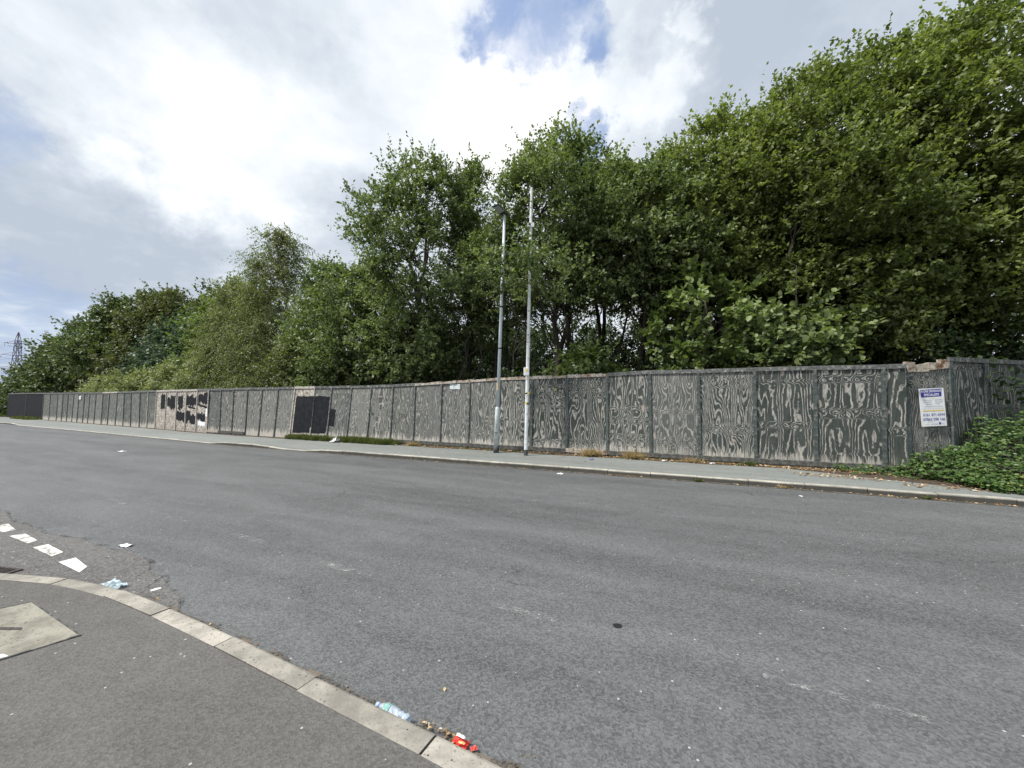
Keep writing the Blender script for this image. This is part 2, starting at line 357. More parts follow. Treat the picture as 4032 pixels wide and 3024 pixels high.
# ------------------------------------------------------------------ setting: ground, road, footways
# Main road runs up to the far left; everything is laid out in metres, camera over the near footway.
FK = [(60, -17.1), (30, -3.5), (14, 3.78), (8.27, 6.38), (6.17, 7.34), (2.77, 8.86), (-2.31, 11.15), (-6.67, 13.11), (-11.17, 15.2), (-22.73, 21.25), (-39.89, 30.1), (-75, 50), (-140, 88)]   # far kerb, road side
FB = [(60, -14.), (30, -.6), (16., 6.0), (13.4, 7.1), (8.81, 8.63), (3.9, 10.88), (-3.67, 14.33), (-9.85, 17.12), (-15.62, 19.79), (-22.42, 23.71), (-29.3, 27.5), (-42.35, 34.78), (-53.71, 40.99), (-90, 61)]
def interp(T, x):
    T = sorted(T)
    if x <= T[0][0]: a, b = T[0], T[1]
    elif x >= T[-1][0]: a, b = T[-2], T[-1]
    else:
        for a, b in zip(T, T[1:]):
            if x <= b[0]: break
    return a[1]+(b[1]-a[1])*(x-a[0])/(b[0]-a[0])
def kerbz(x):          # dropped crossings
    def zone(a, b, r=.8): return max(0, min(1, (x-a)/r+.0))*max(0, min(1, (b-x)/r))
    lo = max(zone(-37, -11.4), zone(-9.3, -6.2))
    return .10-.082*lo
DN = Vector((.42, .907, 0))
g_ = MB().add([(-900, -900, -.06), (900, -900, -.06), (900, 1200, -.06), (-900, 1200, -.06)], [(0, 1, 2, 3)]).build('ground', M['field']); tag(g_, kind='structure')
rp = [(x, y+.03, 0) for x, y in FK[::-1]]
rd = MB(); rv = rp + [(60, -60, 0), (-60, -60, 0), (-160, 60, 0)]
rd.add(rv, [tuple(range(len(rv)))[::-1]]); road = rd.build('road', M['road']); tag(road, kind='structure')
# land behind the fence
xs = np.concatenate([np.arange(60, -10, -1.5), np.arange(-10, -90, -3.)])
fl = MB(); vs = []
for x in xs: y = interp(FB, x); vs += [(x, y-.05, .085), (x-2, y+400, .085)]
fl.add(vs, [(2*i, 2*i+1, 2*i+3, 2*i+2) for i in range(len(xs)-1)]); tag(fl.build('woodland_floor', M['floor']), kind='structure')
# far footway and verge strip
xs = np.arange(40, -75, -.5); fw = MB(); vs = []; vg = MB(); v2 = []
for x in xs:
    yk = interp(FK, x); z0 = kerbz(x)
    o = DN*.125; o2 = DN*.7
    yb = interp(FB, x)
    edge = (.32 if x < 6.5 else .32+min(1.3, (x-6.5)*.62))+.05*math.sin(x*1.7)+.03*math.sin(x*5.3)
    if x < -13: edge = .18+.05*math.sin(x*1.7)
    vs += [(x+o.x, yk+o.y, z0), (x+o2.x, yk+o2.y, .5*z0+.05), (x, yb-edge, .1), (x, yb+.1, .1)]
    v2 += [(x, yb-edge-.04, .1035), (x, yb-edge*.5, .112), (x, yb+.06, .108)]
n_ = len(xs)
fw.add(vs, [(4*i+j, 4*i+j+1, 4*i+j+5, 4*i+j+4) for i in range(n_-1) for j in range(3)])
far_footway = fw.build('footway', M['farpath']); tag(far_footway, kind='structure')
vg.add(v2, [(3*i+j, 3*i+j+1, 3*i+j+4, 3*i+j+3) for i in range(n_-1) for j in range(2)]); verge = tag(vg.build('verge', M['soil']), kind='structure')

def kerb_stone(parent, m, a, b, ia, ib, za, zb, chip=0.):
    """one stone between front points a,b and back points ia,ib, heights za,zb"""
    a, b, ia, ib = [Vector(p) for p in (a, b, ia, ib)]
    mb = MB(); ca = (ia-a)*.16; cb = (ib-b)*.16
    prof = []
    for p, q, c, z in ((a, ia, ca, za), (b, ib, cb, zb)):
        prof += [(p.x, p.y, -.05), (p.x, p.y, z-.022), (p.x+c.x*.35, p.y+c.y*.35, z-.006), (p.x+c.x, p.y+c.y, z), (q.x, q.y, z+.002), (q.x, q.y, -.05)]
    fs = [(i, i+1, i+7, i+6) for i in range(5)]+[(5, 0, 6, 11), tuple(range(6))[::-1], tuple(range(6, 12))]
    mb.add(prof, [f[::-1] for f in fs])
    return mb.build('kerb_stone', m, parent)
# far kerb, walked stone by stone
pts = [Vector((x, y)) for x, y in FK[1:-1]]
def walk(pts, s0, step, n, gap=.009):
    seg = [(a, b, (b-a).length) for a, b in zip(pts, pts[1:])]
    def at(s):
        for a, b, l in seg:
            if s <= l: return a+(b-a)*s/l
            s -= l
        return seg[-1][1]
    for i in range(n): yield at(s0+i*step+gap/2), at(s0+(i+1)*step-gap/2)
for i, (a, b) in enumerate(walk(pts, 18.2, .945, 78)):
    o = Vector((.42, .907))*.13; j = random.uniform(-.006, .006); d = Vector((.42, .907))*j
    z0, z1 = kerbz(a.x), kerbz(b.x); r = random.uniform(-.004, .004)
    kerb_stone(far_footway, M['kerbfar'], a+d, b+d, a+o, b+o, z0+r, z1+r)
lk = MB()
for (x0, x1) in ((40, 11.4), (-53, -74)):
    for x in np.arange(x0, x1, -3.):
        a = Vector((x, interp(FK, x))); b = Vector((max(x-3., x1), interp(FK, max(x-3., x1)))); o = Vector((.42, .907))*.13
        lk.hexa([(a.x, a.y, -.05), (a.x+o.x, a.y+o.y, -.05), (b.x+o.x, b.y+o.y, -.05), (b.x, b.y, -.05), (a.x, a.y, .1), (a.x+o.x, a.y+o.y, .1), (b.x+o.x, b.y+o.y, .1), (b.x, b.y, .1)])
o = lk.build('kerb', M['kerbfar'], far_footway); tag(o, kind='stuff')

# near footway with its curved kerb into the side road
arc = [(-.0, 1.76), (-.36, 1.945), (-1.09, 2.31), (-1.96, 2.745), (-2.62, 3.06), (-3.22, 3.33), (-3.57, 3.46), (-4.06, 3.595), (-4.82, 3.70)]
hd = math.atan2(.07, -.9); p = Vector(arc[-1])
ext = [(.887*s, 1.76-.461*s) for s in (30, 20, 10, 6, 4, 2, 1)]
for i in range(22):
    hd += R(4.6); p = p+Vector((math.cos(hd), math.sin(hd)))*.5; arc.append((p.x, p.y))
for i in range(6): p = p+Vector((math.cos(hd), math.sin(hd)))*4; arc.append((p.x, p.y))
front = [Vector(q) for q in ext+arc]
inner = []
for i, q in enumerate(front):
    t = (front[min(i+1, len(front)-1)]-front[max(i-1, 0)]).normalized(); inner.append(q+Vector((-t.y, t.x))*.135)
nf = MB(); iv = [(q.x, q.y, .1) for q in inner]+[(28, -34, .1)]
nf.add(iv, [tuple(range(len(iv)))]); near_footway = nf.build('footway', M['path']); tag(near_footway, kind='structure')
seg = [0.]
for a, b in zip(front, front[1:]): seg.append(seg[-1]+(b-a).length)
def fat(s, P):
    for i in range(len(front)-1):
        if s <= seg[i+1]: u = (s-seg[i])/(seg[i+1]-seg[i]); return P[i]+(P[i+1]-P[i])*u
    return P[-1]
s00 = seg[len(ext)]                      # arc length at (0, 1.76)
joints = [-.47-.9*i for i in range(12)][::-1]+[.40, 1.27, 2.12, 2.96, 3.68, 4.43, 5.2, 6.05, 6.9, 7.8, 8.7, 9.6, 10.5, 11.4, 12.3, 13.2, 14.1, 15.0]
for i in range(len(joints)-1):
    a, b = s00+joints[i]+.005, s00+joints[i+1]-.005
    jt = Vector((random.uniform(-.006, .006), random.uniform(-.006, .006)))
    md = (a+b)/2; z = .1+random.uniform(-.003, .003)
    mb = MB(); secs = []
    for s in (a, md, b):
        p_, q_ = fat(s, front)+jt, fat(s, inner)+jt; c = (q_-p_)*.18
        secs += [(p_.x, p_.y, -.05), (p_.x, p_.y, z-.026), (p_.x+c.x*.35, p_.y+c.y*.35, z-.007), (p_.x+c.x, p_.y+c.y, z), (q_.x, q_.y, z+.002), (q_.x, q_.y, -.05)]
    fs = [(r*6+j, r*6+(j+1) % 6, (r+1)*6+(j+1) % 6, (r+1)*6+j) for r in (0, 1) for j in range(6)]+[tuple(range(6))[::-1], tuple(range(12, 18))]
    mb.add(secs, fs).build('kerb_stone', M['kerb'], near_footway)
# side road mouth: older surface, ragged seam
seam = []
for i in range(60):
    t = i/59; x = -2.75-t*7.6; y = 3.42+(-2.75-x)*.487+.14+.10*math.sin(t*9)+.03*math.sin(t*41)+.02*math.sin(t*97)
    if t < .16: y -= (.16-t)*1.8
    seam.append((x, y, .004))
sr = MB(); inn = [(q.x+.02, q.y-.02, .004) for q in front[::-1] if q.x < -2.3]
sv = seam+[(-16, 9.2, .004), (-26, 6, .004), (-30, -30, .004)]+inn
sr.add(sv, [tuple(range(len(sv)))]); side = sr.build('side_road', M['side']); tag(side, kind='structure')
lf = MB(); lv = [(-15.5, 8.6, .1), (-20, 12.5, .1), (-60, 33, .1), (-60, -20, .1), (-24, -20, .1), (-17, 5, .1)]
lf.add(lv+[(x, y, -.02) for x, y, z in lv], [tuple(range(6))]+[(i, (i+1) % 6, (i+1) % 6+6, i+6) for i in range(6)]); tag(lf.build('footway', M['path']), kind='structure')

def ribbon(name, pts, w0, w1, z, m, parent, wear):
    """flat strip beside a polyline, from w0 to w1 metres to its side"""
    mb = MB(); vs = []
    for i, p_ in enumerate(pts):
        a, b = Vector(pts[max(i-1, 0)][:2]), Vector(pts[min(i+1, len(pts)-1)][:2]); t = (b-a).normalized(); n_ = Vector((t.y, -t.x)); p_ = Vector(p_[:2])
        j0 = w1+.02*math.sin(i*1.7)+.015*math.sin(i*4.1); q0, q1 = p_+n_*w0, p_+n_*j0; vs += [(q0.x, q0.y, z), (q1.x, q1.y, z)]
    mb.add(vs, [(2*i, 2*i+1, 2*i+3, 2*i+2) for i in range(len(pts)-1)]); o = mb.build(name, m, parent); o['wear'] = wear; return o
ribbon('joint_seal', seam, -.015, .02, .008, M['tarseam'], side, .57)
ribbon('gutter_grit', [fat(s00-5+.12*i, front) for i in range(150)], .003, .10, .0085, M['grit'], road, .50)
ribbon('gutter_grit', [(x, interp(FK, x)) for x in np.arange(-30, 14, .3)], .003, .13, .004, M['grit'], road, .46)
def sheet(name, poly, z, m, parent, wear=None):
    mb = MB().add([(x, y, z) for x, y in poly], [tuple(range(len(poly)))]); o = mb.build(name, m, parent)
    if wear is not None: o['wear'] = wear
    return o
for poly, wr in (([(-4.80, 4.15), (-4.745, 4.265), (-4.37, 4.04), (-4.30, 3.905)], .36), ([(-5.58, 4.56), (-5.52, 4.66), (-5.06, 4.42), (-5.05, 4.30)], .47), ([(-6.35, 4.94), (-6.26, 5.03), (-5.79, 4.78), (-5.80, 4.69)], .49),
                 ([(-7.1, 5.32), (-7.0, 5.43), (-6.56, 5.17), (-6.62, 5.08)], .49), ([(-7.85, 5.7), (-7.75, 5.8), (-7.35, 5.57), (-7.42, 5.48)], .5), ([(-8.6, 6.08), (-8.5, 6.18), (-8.1, 5.95), (-8.17, 5.86)], .5)):
    sheet('give_way_dash', poly, .008, M['paint'], side, wr)
def cl(a, b, w0, wr):
    a, b = Vector(a), Vector(b); n = (b-a).normalized(); n = Vector((-n.y, n.x))*w0/2
    sheet('centre_line_dash', [(a-n)[:], (b-n)[:], (b+n)[:], (a+n)[:]], .004, M['faint'], road, wr-.075)
for a, b, w_, wr in (((-2.04, 4.14), (-1.36, 3.86), .09, .615), ((-.14, 3.31), (.42, 3.02), .08, .615), ((1.56, 2.47), (2.22, 2.13), .05, .625), ((-3.6, 5.03), (-3.0, 4.73), .09, .615), ((-5.3, 5.9), (-4.6, 5.5), .09, .63), ((-7.2, 6.9), (-6.3, 6.4), .09, .62)):
    cl(a, b, w_, wr)
# gully grate beside the kerb
ge = empty('drain_grate', (-5.2, 3.94, .004), 'rusty dark drain grate set in the road beside the curved kerb', 'drain cover', rz=R(-12))
ge.scale = (1, .6, 1)
for i in range(9): MB().box(-.2+i*.05, -.18+i*.05, -.1, .1, 0, .012).build('bar', M['iron'], ge)
MB().box(-.23, .23, -.13, -.1, 0, .013).box(-.23, .23, .1, .13, 0, .013).box(-.26, -.23, -.13, .13, 0, .013).box(.23, .26, -.13, .13, 0, .013).build('frame', M['iron'], ge)
MB().box(-.23, .23, -.1, .1, -.001, .002).build('pit', M['hole'], ge)  # flat black plate paints the shade of the open drain
# inspection cover in the near footway
ic = empty('inspection_cover', (0, 0, 0), 'pale concrete filled inspection cover in the near footway at the corner', 'inspection cover')
pc = [Vector(q) for q in ((-3.83, 3.14), (-2.97, 2.71), (-3.32, 2.30), (-4.25, 2.78))]
sheet('slab', [q[:] for q in pc], .106, M['slab'], ic)
fr = MB(); cc = sum(pc, Vector((0, 0)))/4
for i in range(4):
    a, b = pc[i], pc[(i+1) % 4]; ao, bo = cc+(a-cc)*1.035, cc+(b-cc)*1.035
    ai, bi = cc+(a-cc)*1.004, cc+(b-cc)*1.004
    fr.hexa([(ai.x, ai.y, .09), (bi.x, bi.y, .09), (bo.x, bo.y, .09), (ao.x, ao.y, .09), (ai.x, ai.y, .109), (bi.x, bi.y, .109), (bo.x, bo.y, .109), (ao.x, ao.y, .109)])
fr.build('frame', M['gravelb'], ic)
sheet('key_slot', [(-3.66, 2.80), (-3.46, 2.795), (-3.43, 2.765), (-3.62, 2.765)], .108, M['iron'], ic)
sheet('corner_plate', [(-3.36, 2.33), (-3.30, 2.37), (-3.16, 2.49), (-3.22, 2.51), (-3.40, 2.37)], .1075, M['white'], ic)
sheet('valve_cap', [(.8+.035*math.cos(a*.7), 3.0+.03*math.sin(a*.7)) for a in range(9)], .005, M['hole'], road)
# ------------------------------------------------------------------ fence
# joints: base x, y, lean of the top away from the road, top height, gathered left to right
J = [(-53.71, 40.99, .04, 2.60), (-47.33, 37.51, .04, 2.58), (-42.35, 34.78, .03, 2.52), (-40.52, 33.76, .03, 2.5), (-38.66, 32.73, .04, 2.48), (-37.41, 32.04, .03, 2.47), (-36.21, 31.37, .03, 2.46), (-35.05, 30.73, .06, 2.45), (-33.94, 30.11, .05, 2.44), (-32.78, 29.46, .05, 2.43), (-31.76, 28.89, .06, 2.42), (-30.58, 28.24, .05, 2.41), (-29.28, 27.52, .03, 2.4), (-28.22, 26.93, .05, 2.4), (-26.95, 26.23, .05, 2.4), (-25.75, 25.56, 0, 2.39), (-24.61, 24.92, -.03, 2.39), (-23.39, 24.24, -.03, 2.39), (-22.42, 23.71, .02, 2.39), (-21.38, 23.13, .03, 2.39), (-20.14, 22.4, .03, 2.39), (-18.87, 21.67, 0, 2.385), (-17.84, 21.07, .03, 2.38), (-16.71, 20.42, .03, 2.38), (-15.62, 19.79, .03, 2.38), (-14.63, 19.33, .02, 2.38), (-13.72, 18.91, .05, 2.38), (-12.75, 18.46, .07, 2.38), (-11.83, 18.04, .13, 2.38), (-10.82, 17.57, .16, 2.38), (-9.85, 17.12, .22, 2.385), (-8.66, 16.58, .19, 2.38), (-7.75, 16.17, .22, 2.37), (-6.73, 15.71, .24, 2.37), (-5.74, 15.27, .22, 2.37), (-4.67, 14.78, .16, 2.37), (-3.67, 14.33, .11, 2.40), (-2.58, 13.83, .1, 2.44), (-1.52, 13.35, .12, 2.48), (-.49, 12.88, .17, 2.53), (.6, 12.38, .18, 2.53), (1.67, 11.89, .2, 2.55), (2.8, 11.38, .14, 2.56), (3.9, 10.88, 0, 2.59), (5.02, 10.36, -.1, 2.57), (6.18, 9.83, -.13, 2.57), (7.31, 9.32, -.13, 2.56), (8.45, 8.8, -.13, 2.54), (8.81, 8.63, -.12, 2.54)]
fence = empty('hoarding_fence', (8.81, 8.63, .1), 'long weathered green plywood hoarding running along the back of the footway', 'fence')
def fob(name, me_or_mb, m, x, y, ang, par=None):
    me = me_or_mb.mesh(name); o = link(name, me, m, par or fence); o.location = (x-8.81, y-8.63, 0); o.rotation_euler = (0, 0, ang); return o
rf = random.Random(3)
def panel_kind(i):
    x = J[i][0]
    if i < 2: return 'black'
    if 19 <= i <= 23: return 'osb'
    if i == 30: return 'osbtop'
    return 'ply'
for i in range(len(J)-1):
    x0, y0, l0, t0 = J[i]; x1, y1, l1, t1 = J[i+1]
    Ln = math.hypot(x1-x0, y1-y0); ang = math.atan2(y1-y0, x1-x0)
    zb = .02; kd = panel_kind(i)
    mb = MB(); g = .004
    top = lambda l, t: (l, t-.1)
    ns = 5 if x0 > -12 else 3
    for c_ in range(ns):
        xa, xb = g+(Ln-2*g)*c_/ns, g+(Ln-2*g)*(c_+1)/ns; la, lb = l0+(l1-l0)*xa/Ln, l0+(l1-l0)*xb/Ln; ta, tb = t0+(t1-t0)*xa/Ln, t0+(t1-t0)*xb/Ln
        mb.hexa([(xa, 0, zb), (xb, 0, zb), (xb, .018, zb), (xa, .018, zb), (xa, la, ta-.1), (xb, lb, tb-.1), (xb, lb+.018, tb-.1), (xa, la+.018, ta-.1)])
    m = {'black': M['black'], 'osb': M['osb'], 'osbtop': M['osb'], 'ply': M['ply']}[kd]
    o = fob('panel', mb, m, x0, y0, ang)
    far = x0 < -14
    o['seed'] = rf.uniform(0, 40); o['worn'] = rf.uniform(.38, .66) if x0 > -6 else rf.uniform(.25, .85)
    o['fade'] = rf.choice((.0, .05, .1, .5)) if x0 > -3 else (rf.uniform(.25, .9) if not far else rf.uniform(.2, .75)); o['mirror'] = rf.choice((.61, 3., 3., 3.))
    o['bleach'] = 1. if x0 < 1.5 else rf.choice((.5, .8)); o['density'] = rf.uniform(0, 1)
    if far: o['worn'] = rf.uniform(.1, .45) if x0 < -15 else .6
    sp = {44: (.05, .72, 3., .9, .7), 43: (.6, .62, .61, .6, .8), 45: (.0, .37, 3., .8, .2), 46: (.0, .35, .61, .8, .0), 47: (.0, .4, 3., .2, .1), 42: (.1, .62, .61, 1., .5), 40: (.0, .62, 3., .9, .2), 41: (.0, .5, 3., .7, .4), 39: (.05, .75, 3., .8, .6), 37: (.55, .55, 3., 1., .6)}
    if i in sp: o['fade'], o['worn'], o['mirror'], o['bleach'], o['density'] = sp[i]
    if kd == 'osb': o['label'] = 'bare brown chipboard panel'
    if kd == 'osbtop': o['label'] = 'chipboard panel mostly covered in black paint'
    if kd == 'black': o['label'] = 'black painted panel'
    for kk in ('worn', 'seed', 'fade', 'mirror', 'bleach', 'density'): o[kk] = float(o[kk])
    # rail board along the top, fixed to the face
    mid = x0
    if i >= 42 or i < 36:
        pale = i in (12, 13, 20, 21, 22, 30) or (i == 19)
        rm = M['pale'] if pale else M['rail']
        rb = MB(); h = .10; dz = rf.uniform(-.006, .006)
        rb.hexa([(0, l0-.035, t0-.1+dz), (Ln-.002, l1-.035, t1-.1+dz), (Ln-.002, l1-.001, t1-.1+dz), (0, l0-.001, t0-.1+dz), (0, l0-.035, t0+dz), (Ln-.002, l1-.035, t1+dz), (Ln-.002, l1-.001, t1+dz), (0, l0-.001, t0+dz)])
        rb.hexa([(0, l0+.001, t0-.097+dz), (Ln-.002, l1+.001, t1-.097+dz), (Ln-.002, l1+.06, t1-.097+dz), (0, l0+.06, t0-.097+dz), (0, l0+.001, t0-.004+dz), (Ln-.002, l1+.001, t1-.004+dz), (Ln-.002, l1+.06, t1-.004+dz), (0, l0+.06, t0-.004+dz)])
        fob('top_rail', rb, rm, x0, y0, ang)
    else:                                   # rotten, broken stretch of coping
        u = 0.
        while u < Ln-.03:
            w_ = min(Ln-u, rf.uniform(.12, .5)); a, b = u/Ln, (u+w_)/Ln
            la, lb = l0+(l1-l0)*a, l0+(l1-l0)*b; ta, tb = t0+(t1-t0)*a, t0+(t1-t0)*b
            h1, h2 = rf.uniform(-.03, .012), rf.uniform(-.03, .012); f_ = rf.uniform(.02, .05)
            rb = MB().hexa([(u, la-f_, ta-.1), (u+w_-.006, lb-f_, tb-.1), (u+w_-.006, lb+.05, tb-.1), (u, la+.05, ta-.1), (u, la-f_, ta+h1), (u+w_-.006, lb-f_, tb+h2), (u+w_-.006, lb+.05, tb+h2), (u, la+.05, ta+h1)])
            fob('coping_piece', rb, M['rot'] if rf.random() < .7 else M['pale'], x0, y0, ang); u += w_
    # batten over the joint
    if i > 0:
        pale = i in (18, 19, 20, 21, 22, 23, 24, 30, 31)
        bw = .075 if i >= 40 else .05
        bb = MB().hexa([(-bw/2, -.04, .06), (bw/2, -.04, .06), (bw/2, -.003, .06), (-bw/2, -.003, .06), (-bw/2, l0-.04, t0-.103), (bw/2, l0-.04, t0-.103), (bw/2, l0-.003, t0-.103), (-bw/2, l0-.003, t0-.103)])
        if i == 31: fob('batten', MB().hexa([(-.026, -.0415+l0*.15, .36), (.026, -.0415+l0*.15, .36), (.026, -.04+l0*.15, .36), (-.026, -.04+l0*.15, .36), (-.026, -.043+l0*.83, 1.95), (.026, -.043+l0*.83, 1.95), (.026, -.04+l0*.83, 1.95), (-.026, -.04+l0*.83, 1.95)]), M['black'], x0, y0, ang)
        o = fob('batten', bb, M['pale'] if pale else (M['batten'] if i > 38 else M['rail']), x0, y0, ang)
        if pale: o['label'] = 'pale bare wood batten'
    # foot board
    if i >= 35 or i in (24, 25, 26):
        dz = rf.uniform(-.01, .015); gp = .115
        gb = MB().hexa([(.0, -.085, .05+gp+dz), (Ln-.004, -.085, .05+gp-dz), (Ln-.004, -.045, .05+gp-dz), (0, -.045, .05+gp+dz), (0, -.085, .16+gp+dz), (Ln-.004, -.085, .16+gp-dz), (Ln-.004, -.045, .16+gp-dz), (0, -.045, .16+gp+dz)])
        fob('foot_board', gb, M['gravelb'] if rf.random() < .75 or i > 43 else M['rot'], x0, y0, ang)
    # brackets hidden behind: rear stud so that the fence has a back
    if i % 2 == 0:
        fob('rear_stud', MB().box(-.04, .04, .25, .33, 0, t0-.15), M['rail'], x0, y0, ang)

# the return beyond the corner, behind the brambles
K = [(8.83, 8.64, 2.50), (9.80, 8.60, 2.60), (11.0, 8.94, 2.69), (12.2, 9.28, 2.69), (13.4, 9.62, 2.69), (14.6, 9.96, 2.69), (15.8, 10.3, 2.69)]
for i in range(len(K)-1):
    x0, y0, t0 = K[i]; x1, y1, t1 = K[i+1]
    if i == 1: t0 = 2.69
    Ln = math.hypot(x1-x0, y1-y0); ang = math.atan2(y1-y0, x1-x0)
    o = fob('panel', MB().hexa([(.004, 0, .02), (Ln-.004, 0, .02), (Ln-.004, .018, .02), (.004, .018, .02), (.004, 0, t0-.08), (Ln-.004, 0, t1-.08), (Ln-.004, .018, t1-.08), (.004, .018, t0-.08)]), M['ply'], x0, y0, ang)
    for kk, vv in zip(('fade', 'worn', 'mirror', 'bleach', 'density', 'seed'), [(.35, .72, 3., .3, .9, 5.3), (.12, .45, 3., .3, .2, 9.1), (.2, .3, .6, .3, .1, 17.), (.2, .4, .6, .3, .3, 21.), (.2, .4, .6, .3, .3, 25.), (.2, .4, .6, .3, .3, 29.)][i]): o[kk] = float(vv)
    fob('batten', MB().box(-.045, .045, -.045, -.003, .05, t0-.03), M['batten'], x0, y0, ang)
    if i > 0:
        fob('top_rail', MB().hexa([(-.06 if i == 1 else 0, -.05, t0-.09), (Ln-.002, -.05, t1-.09), (Ln-.002, -.001, t1-.09), (-.06 if i == 1 else 0, -.001, t0-.09), (-.06 if i == 1 else 0, -.05, t0+.01), (Ln-.002, -.05, t1+.01), (Ln-.002, -.001, t1+.01), (-.06 if i == 1 else 0, -.001, t0+.01)]), M['rail'], x0, y0, ang)
a0 = math.atan2(8.60-8.64, 9.80-8.83)
for u, w_, h0, h1, f_ in ((-.22, .24, .0, .02, .03), (.03, .17, .10, .08, .05), (.0, .52, -.02, .07, .03), (.50, .27, .04, .035, .04), (.76, .24, .09, .08, .04)):
    fob('coping_piece', MB().hexa([(u, -f_, 2.36+u*.1), (u+w_, -f_, 2.38+u*.1), (u+w_, .05, 2.38+u*.1), (u, .05, 2.36+u*.1), (u, -f_, 2.50+h0+u*.08), (u+w_, -f_, 2.50+h1+u*.08), (u+w_, .05, 2.5+h1+u*.08), (u, .05, 2.5+h0+u*.08)]), M['rot'], 8.83, 8.64, a0)

# things fixed or painted on the fence: laid on the plane of the sheets
def fplane(x, up=0., off=0.):
    """point on the fence face above base x at height up, off metres proud towards the road"""
    for a, b in zip(J, J[1:]):
        if a[0] <= x <= b[0]: break
    u = (x-a[0])/(b[0]-a[0]); y = a[1]+(b[1]-a[1])*u; l = a[2]+(b[2]-a[2])*u; t = a[3]+(b[3]-a[3])*u
    ln = math.hypot(b[0]-a[0], b[1]-a[1]); n = Vector((-(b[1]-a[1])/ln, (b[0]-a[0])/ln, 0))
    le = l*(up-.02)/(t-.12)
    return Vector((x, y, up))+n*(le-off)
def ragged(poly, n=9, amp=.03, seed=1):
    r = random.Random(seed); out = []
    for a, b in zip(poly, poly[1:]+poly[:1]):
        for j in range(n):
            t = j/n; out.append((a[0]+(b[0]-a[0])*t+r.uniform(-amp, amp)*.5*1.5, a[1]+(b[1]-a[1])*t+r.uniform(-amp, amp)))
    return out
def patch(poly, off, m, seed, amp=.03, name='paint_patch'):
    # polygon over (x, z); built as thin columns so that it follows the sheets
    P = ragged(poly, 9, amp, seed); x0, x1 = min(p[0] for p in P), max(p[0] for p in P)
    n = max(12, int((x1-x0)/.05)); mb = MB()
    def span(x):
        zs = []
        for a, b in zip(P, P[1:]+P[:1]):
            if (a[0]-x)*(b[0]-x) < 0: zs.append(a[1]+(b[1]-a[1])*(x-a[0])/(b[0]-a[0]))
        return (min(zs), max(zs)) if len(zs) > 1 else None
    prev = None
    for i in range(1, n):
        x = x0+(x1-x0)*i/n+1e-5; s = span(x)
        if s:
            a, b = fplane(x, s[0], off), fplane(x, s[1], off); 
            if prev: mb.add([prev[0], a, b, prev[1]], [(0, 1, 2, 3)])
            prev = (a, b)
        else: prev = None
    o = link(name, mb.mesh(name), m, fence); o.location = (-8.81, -8.63, -.1); return o
fence.location = (8.81, 8.63, 0)
def fpatch(*a, **kw):
    o = patch(*a, **kw); o.location = (-8.81, -8.63, 0); return o
# bars of black paint over old lettering on the chipboard
def bx(a, b, c, d): return [(a, c), (b, c), (b, d), (a, d)]
bars = [(-20.85, -20.15, 1.25, 2.12), (-20.02, -19.5, 1.42, 1.86), (-19.55, -19.0, 1.28, 2.0), (-18.72, -18.22, 1.45, 2.02), (-17.78, -17.2, 1.6, 2.06), (-17.25, -16.83, 1.5, 1.98), (-16.62, -16.1, 1.62, 2.08), (-16.15, -15.5, 1.55, 2.12),
        (-18.82, -18.35, .66, 1.22), (-18.4, -17.92, .62, 1.05), (-17.82, -17.3, .6, 1.12), (-17.35, -16.84, .56, 1.0), (-16.6, -16.2, .72, 1.16), (-16.25, -15.88, .68, 1.08)]
for s_, (a_, b_, c_, d_) in enumerate(bars):
    rb_ = random.Random(s_+5); q_ = [(a_+rb_.uniform(-.06, .06), c_+rb_.uniform(-.1, .1)), ((a_+b_)/2, c_+rb_.uniform(-.12, .12)), (b_+rb_.uniform(-.06, .06), c_+rb_.uniform(-.1, .1)), (b_+rb_.uniform(-.06, .06), d_+rb_.uniform(-.1, .1)), ((a_+b_)/2, d_+rb_.uniform(-.12, .12)), (a_+rb_.uniform(-.06, .06), d_+rb_.uniform(-.1, .1))]
    o = fpatch(q_, .007+.0012*(s_ % 4), M['black'], s_+3, .075); o['label'] = 'ragged bar of black paint over old lettering'
for s_, q_ in enumerate([[(-17.95, 1.0), (-17.78, 2.02), (-17.7, 2.02), (-17.85, 1.0)], [(-16.75, 1.52), (-15.7, 1.36), (-15.62, 1.44), (-16.6, 1.6)], [(-15.66, 1.12), (-15.55, 2.0), (-15.48, 2.0), (-15.55, 1.1)], [(-19.3, 1.92), (-18.95, 2.1), (-18.78, 1.95), (-18.95, 2.0)], [(-17.7, 1.42), (-16.9, 1.3), (-16.9, 1.38), (-17.6, 1.5)], [(-18.7, 1.35), (-18.5, 1.2), (-18.4, 1.25), (-18.6, 1.45)]]):
    fpatch(q_, .0125, M['black'], s_+40, .03)
o = fpatch([(-16.55, .42), (-15.85, .45), (-15.8, .66), (-16.5, .7)], .009, M['white'], 71, .05, 'torn_poster'); o['label'] = 'scrap of white poster left under the black paint'
fpatch([(-15.85, .95), (-15.72, .95), (-15.7, 1.45), (-15.82, 1.45)], .009, M['white'], 75, .04, 'torn_poster')
# large black square
o = fpatch([(-9.78, .35), (-7.85, .36), (-7.75, 1.93), (-9.72, 1.97)], .007, M['black'], 99, .02); o['label'] = 'large black painted square'
fpatch([(-7.85, .72), (-7.45, .66), (-7.42, 1.36), (-7.7, 1.42)], .0085, M['black'], 100, .02)
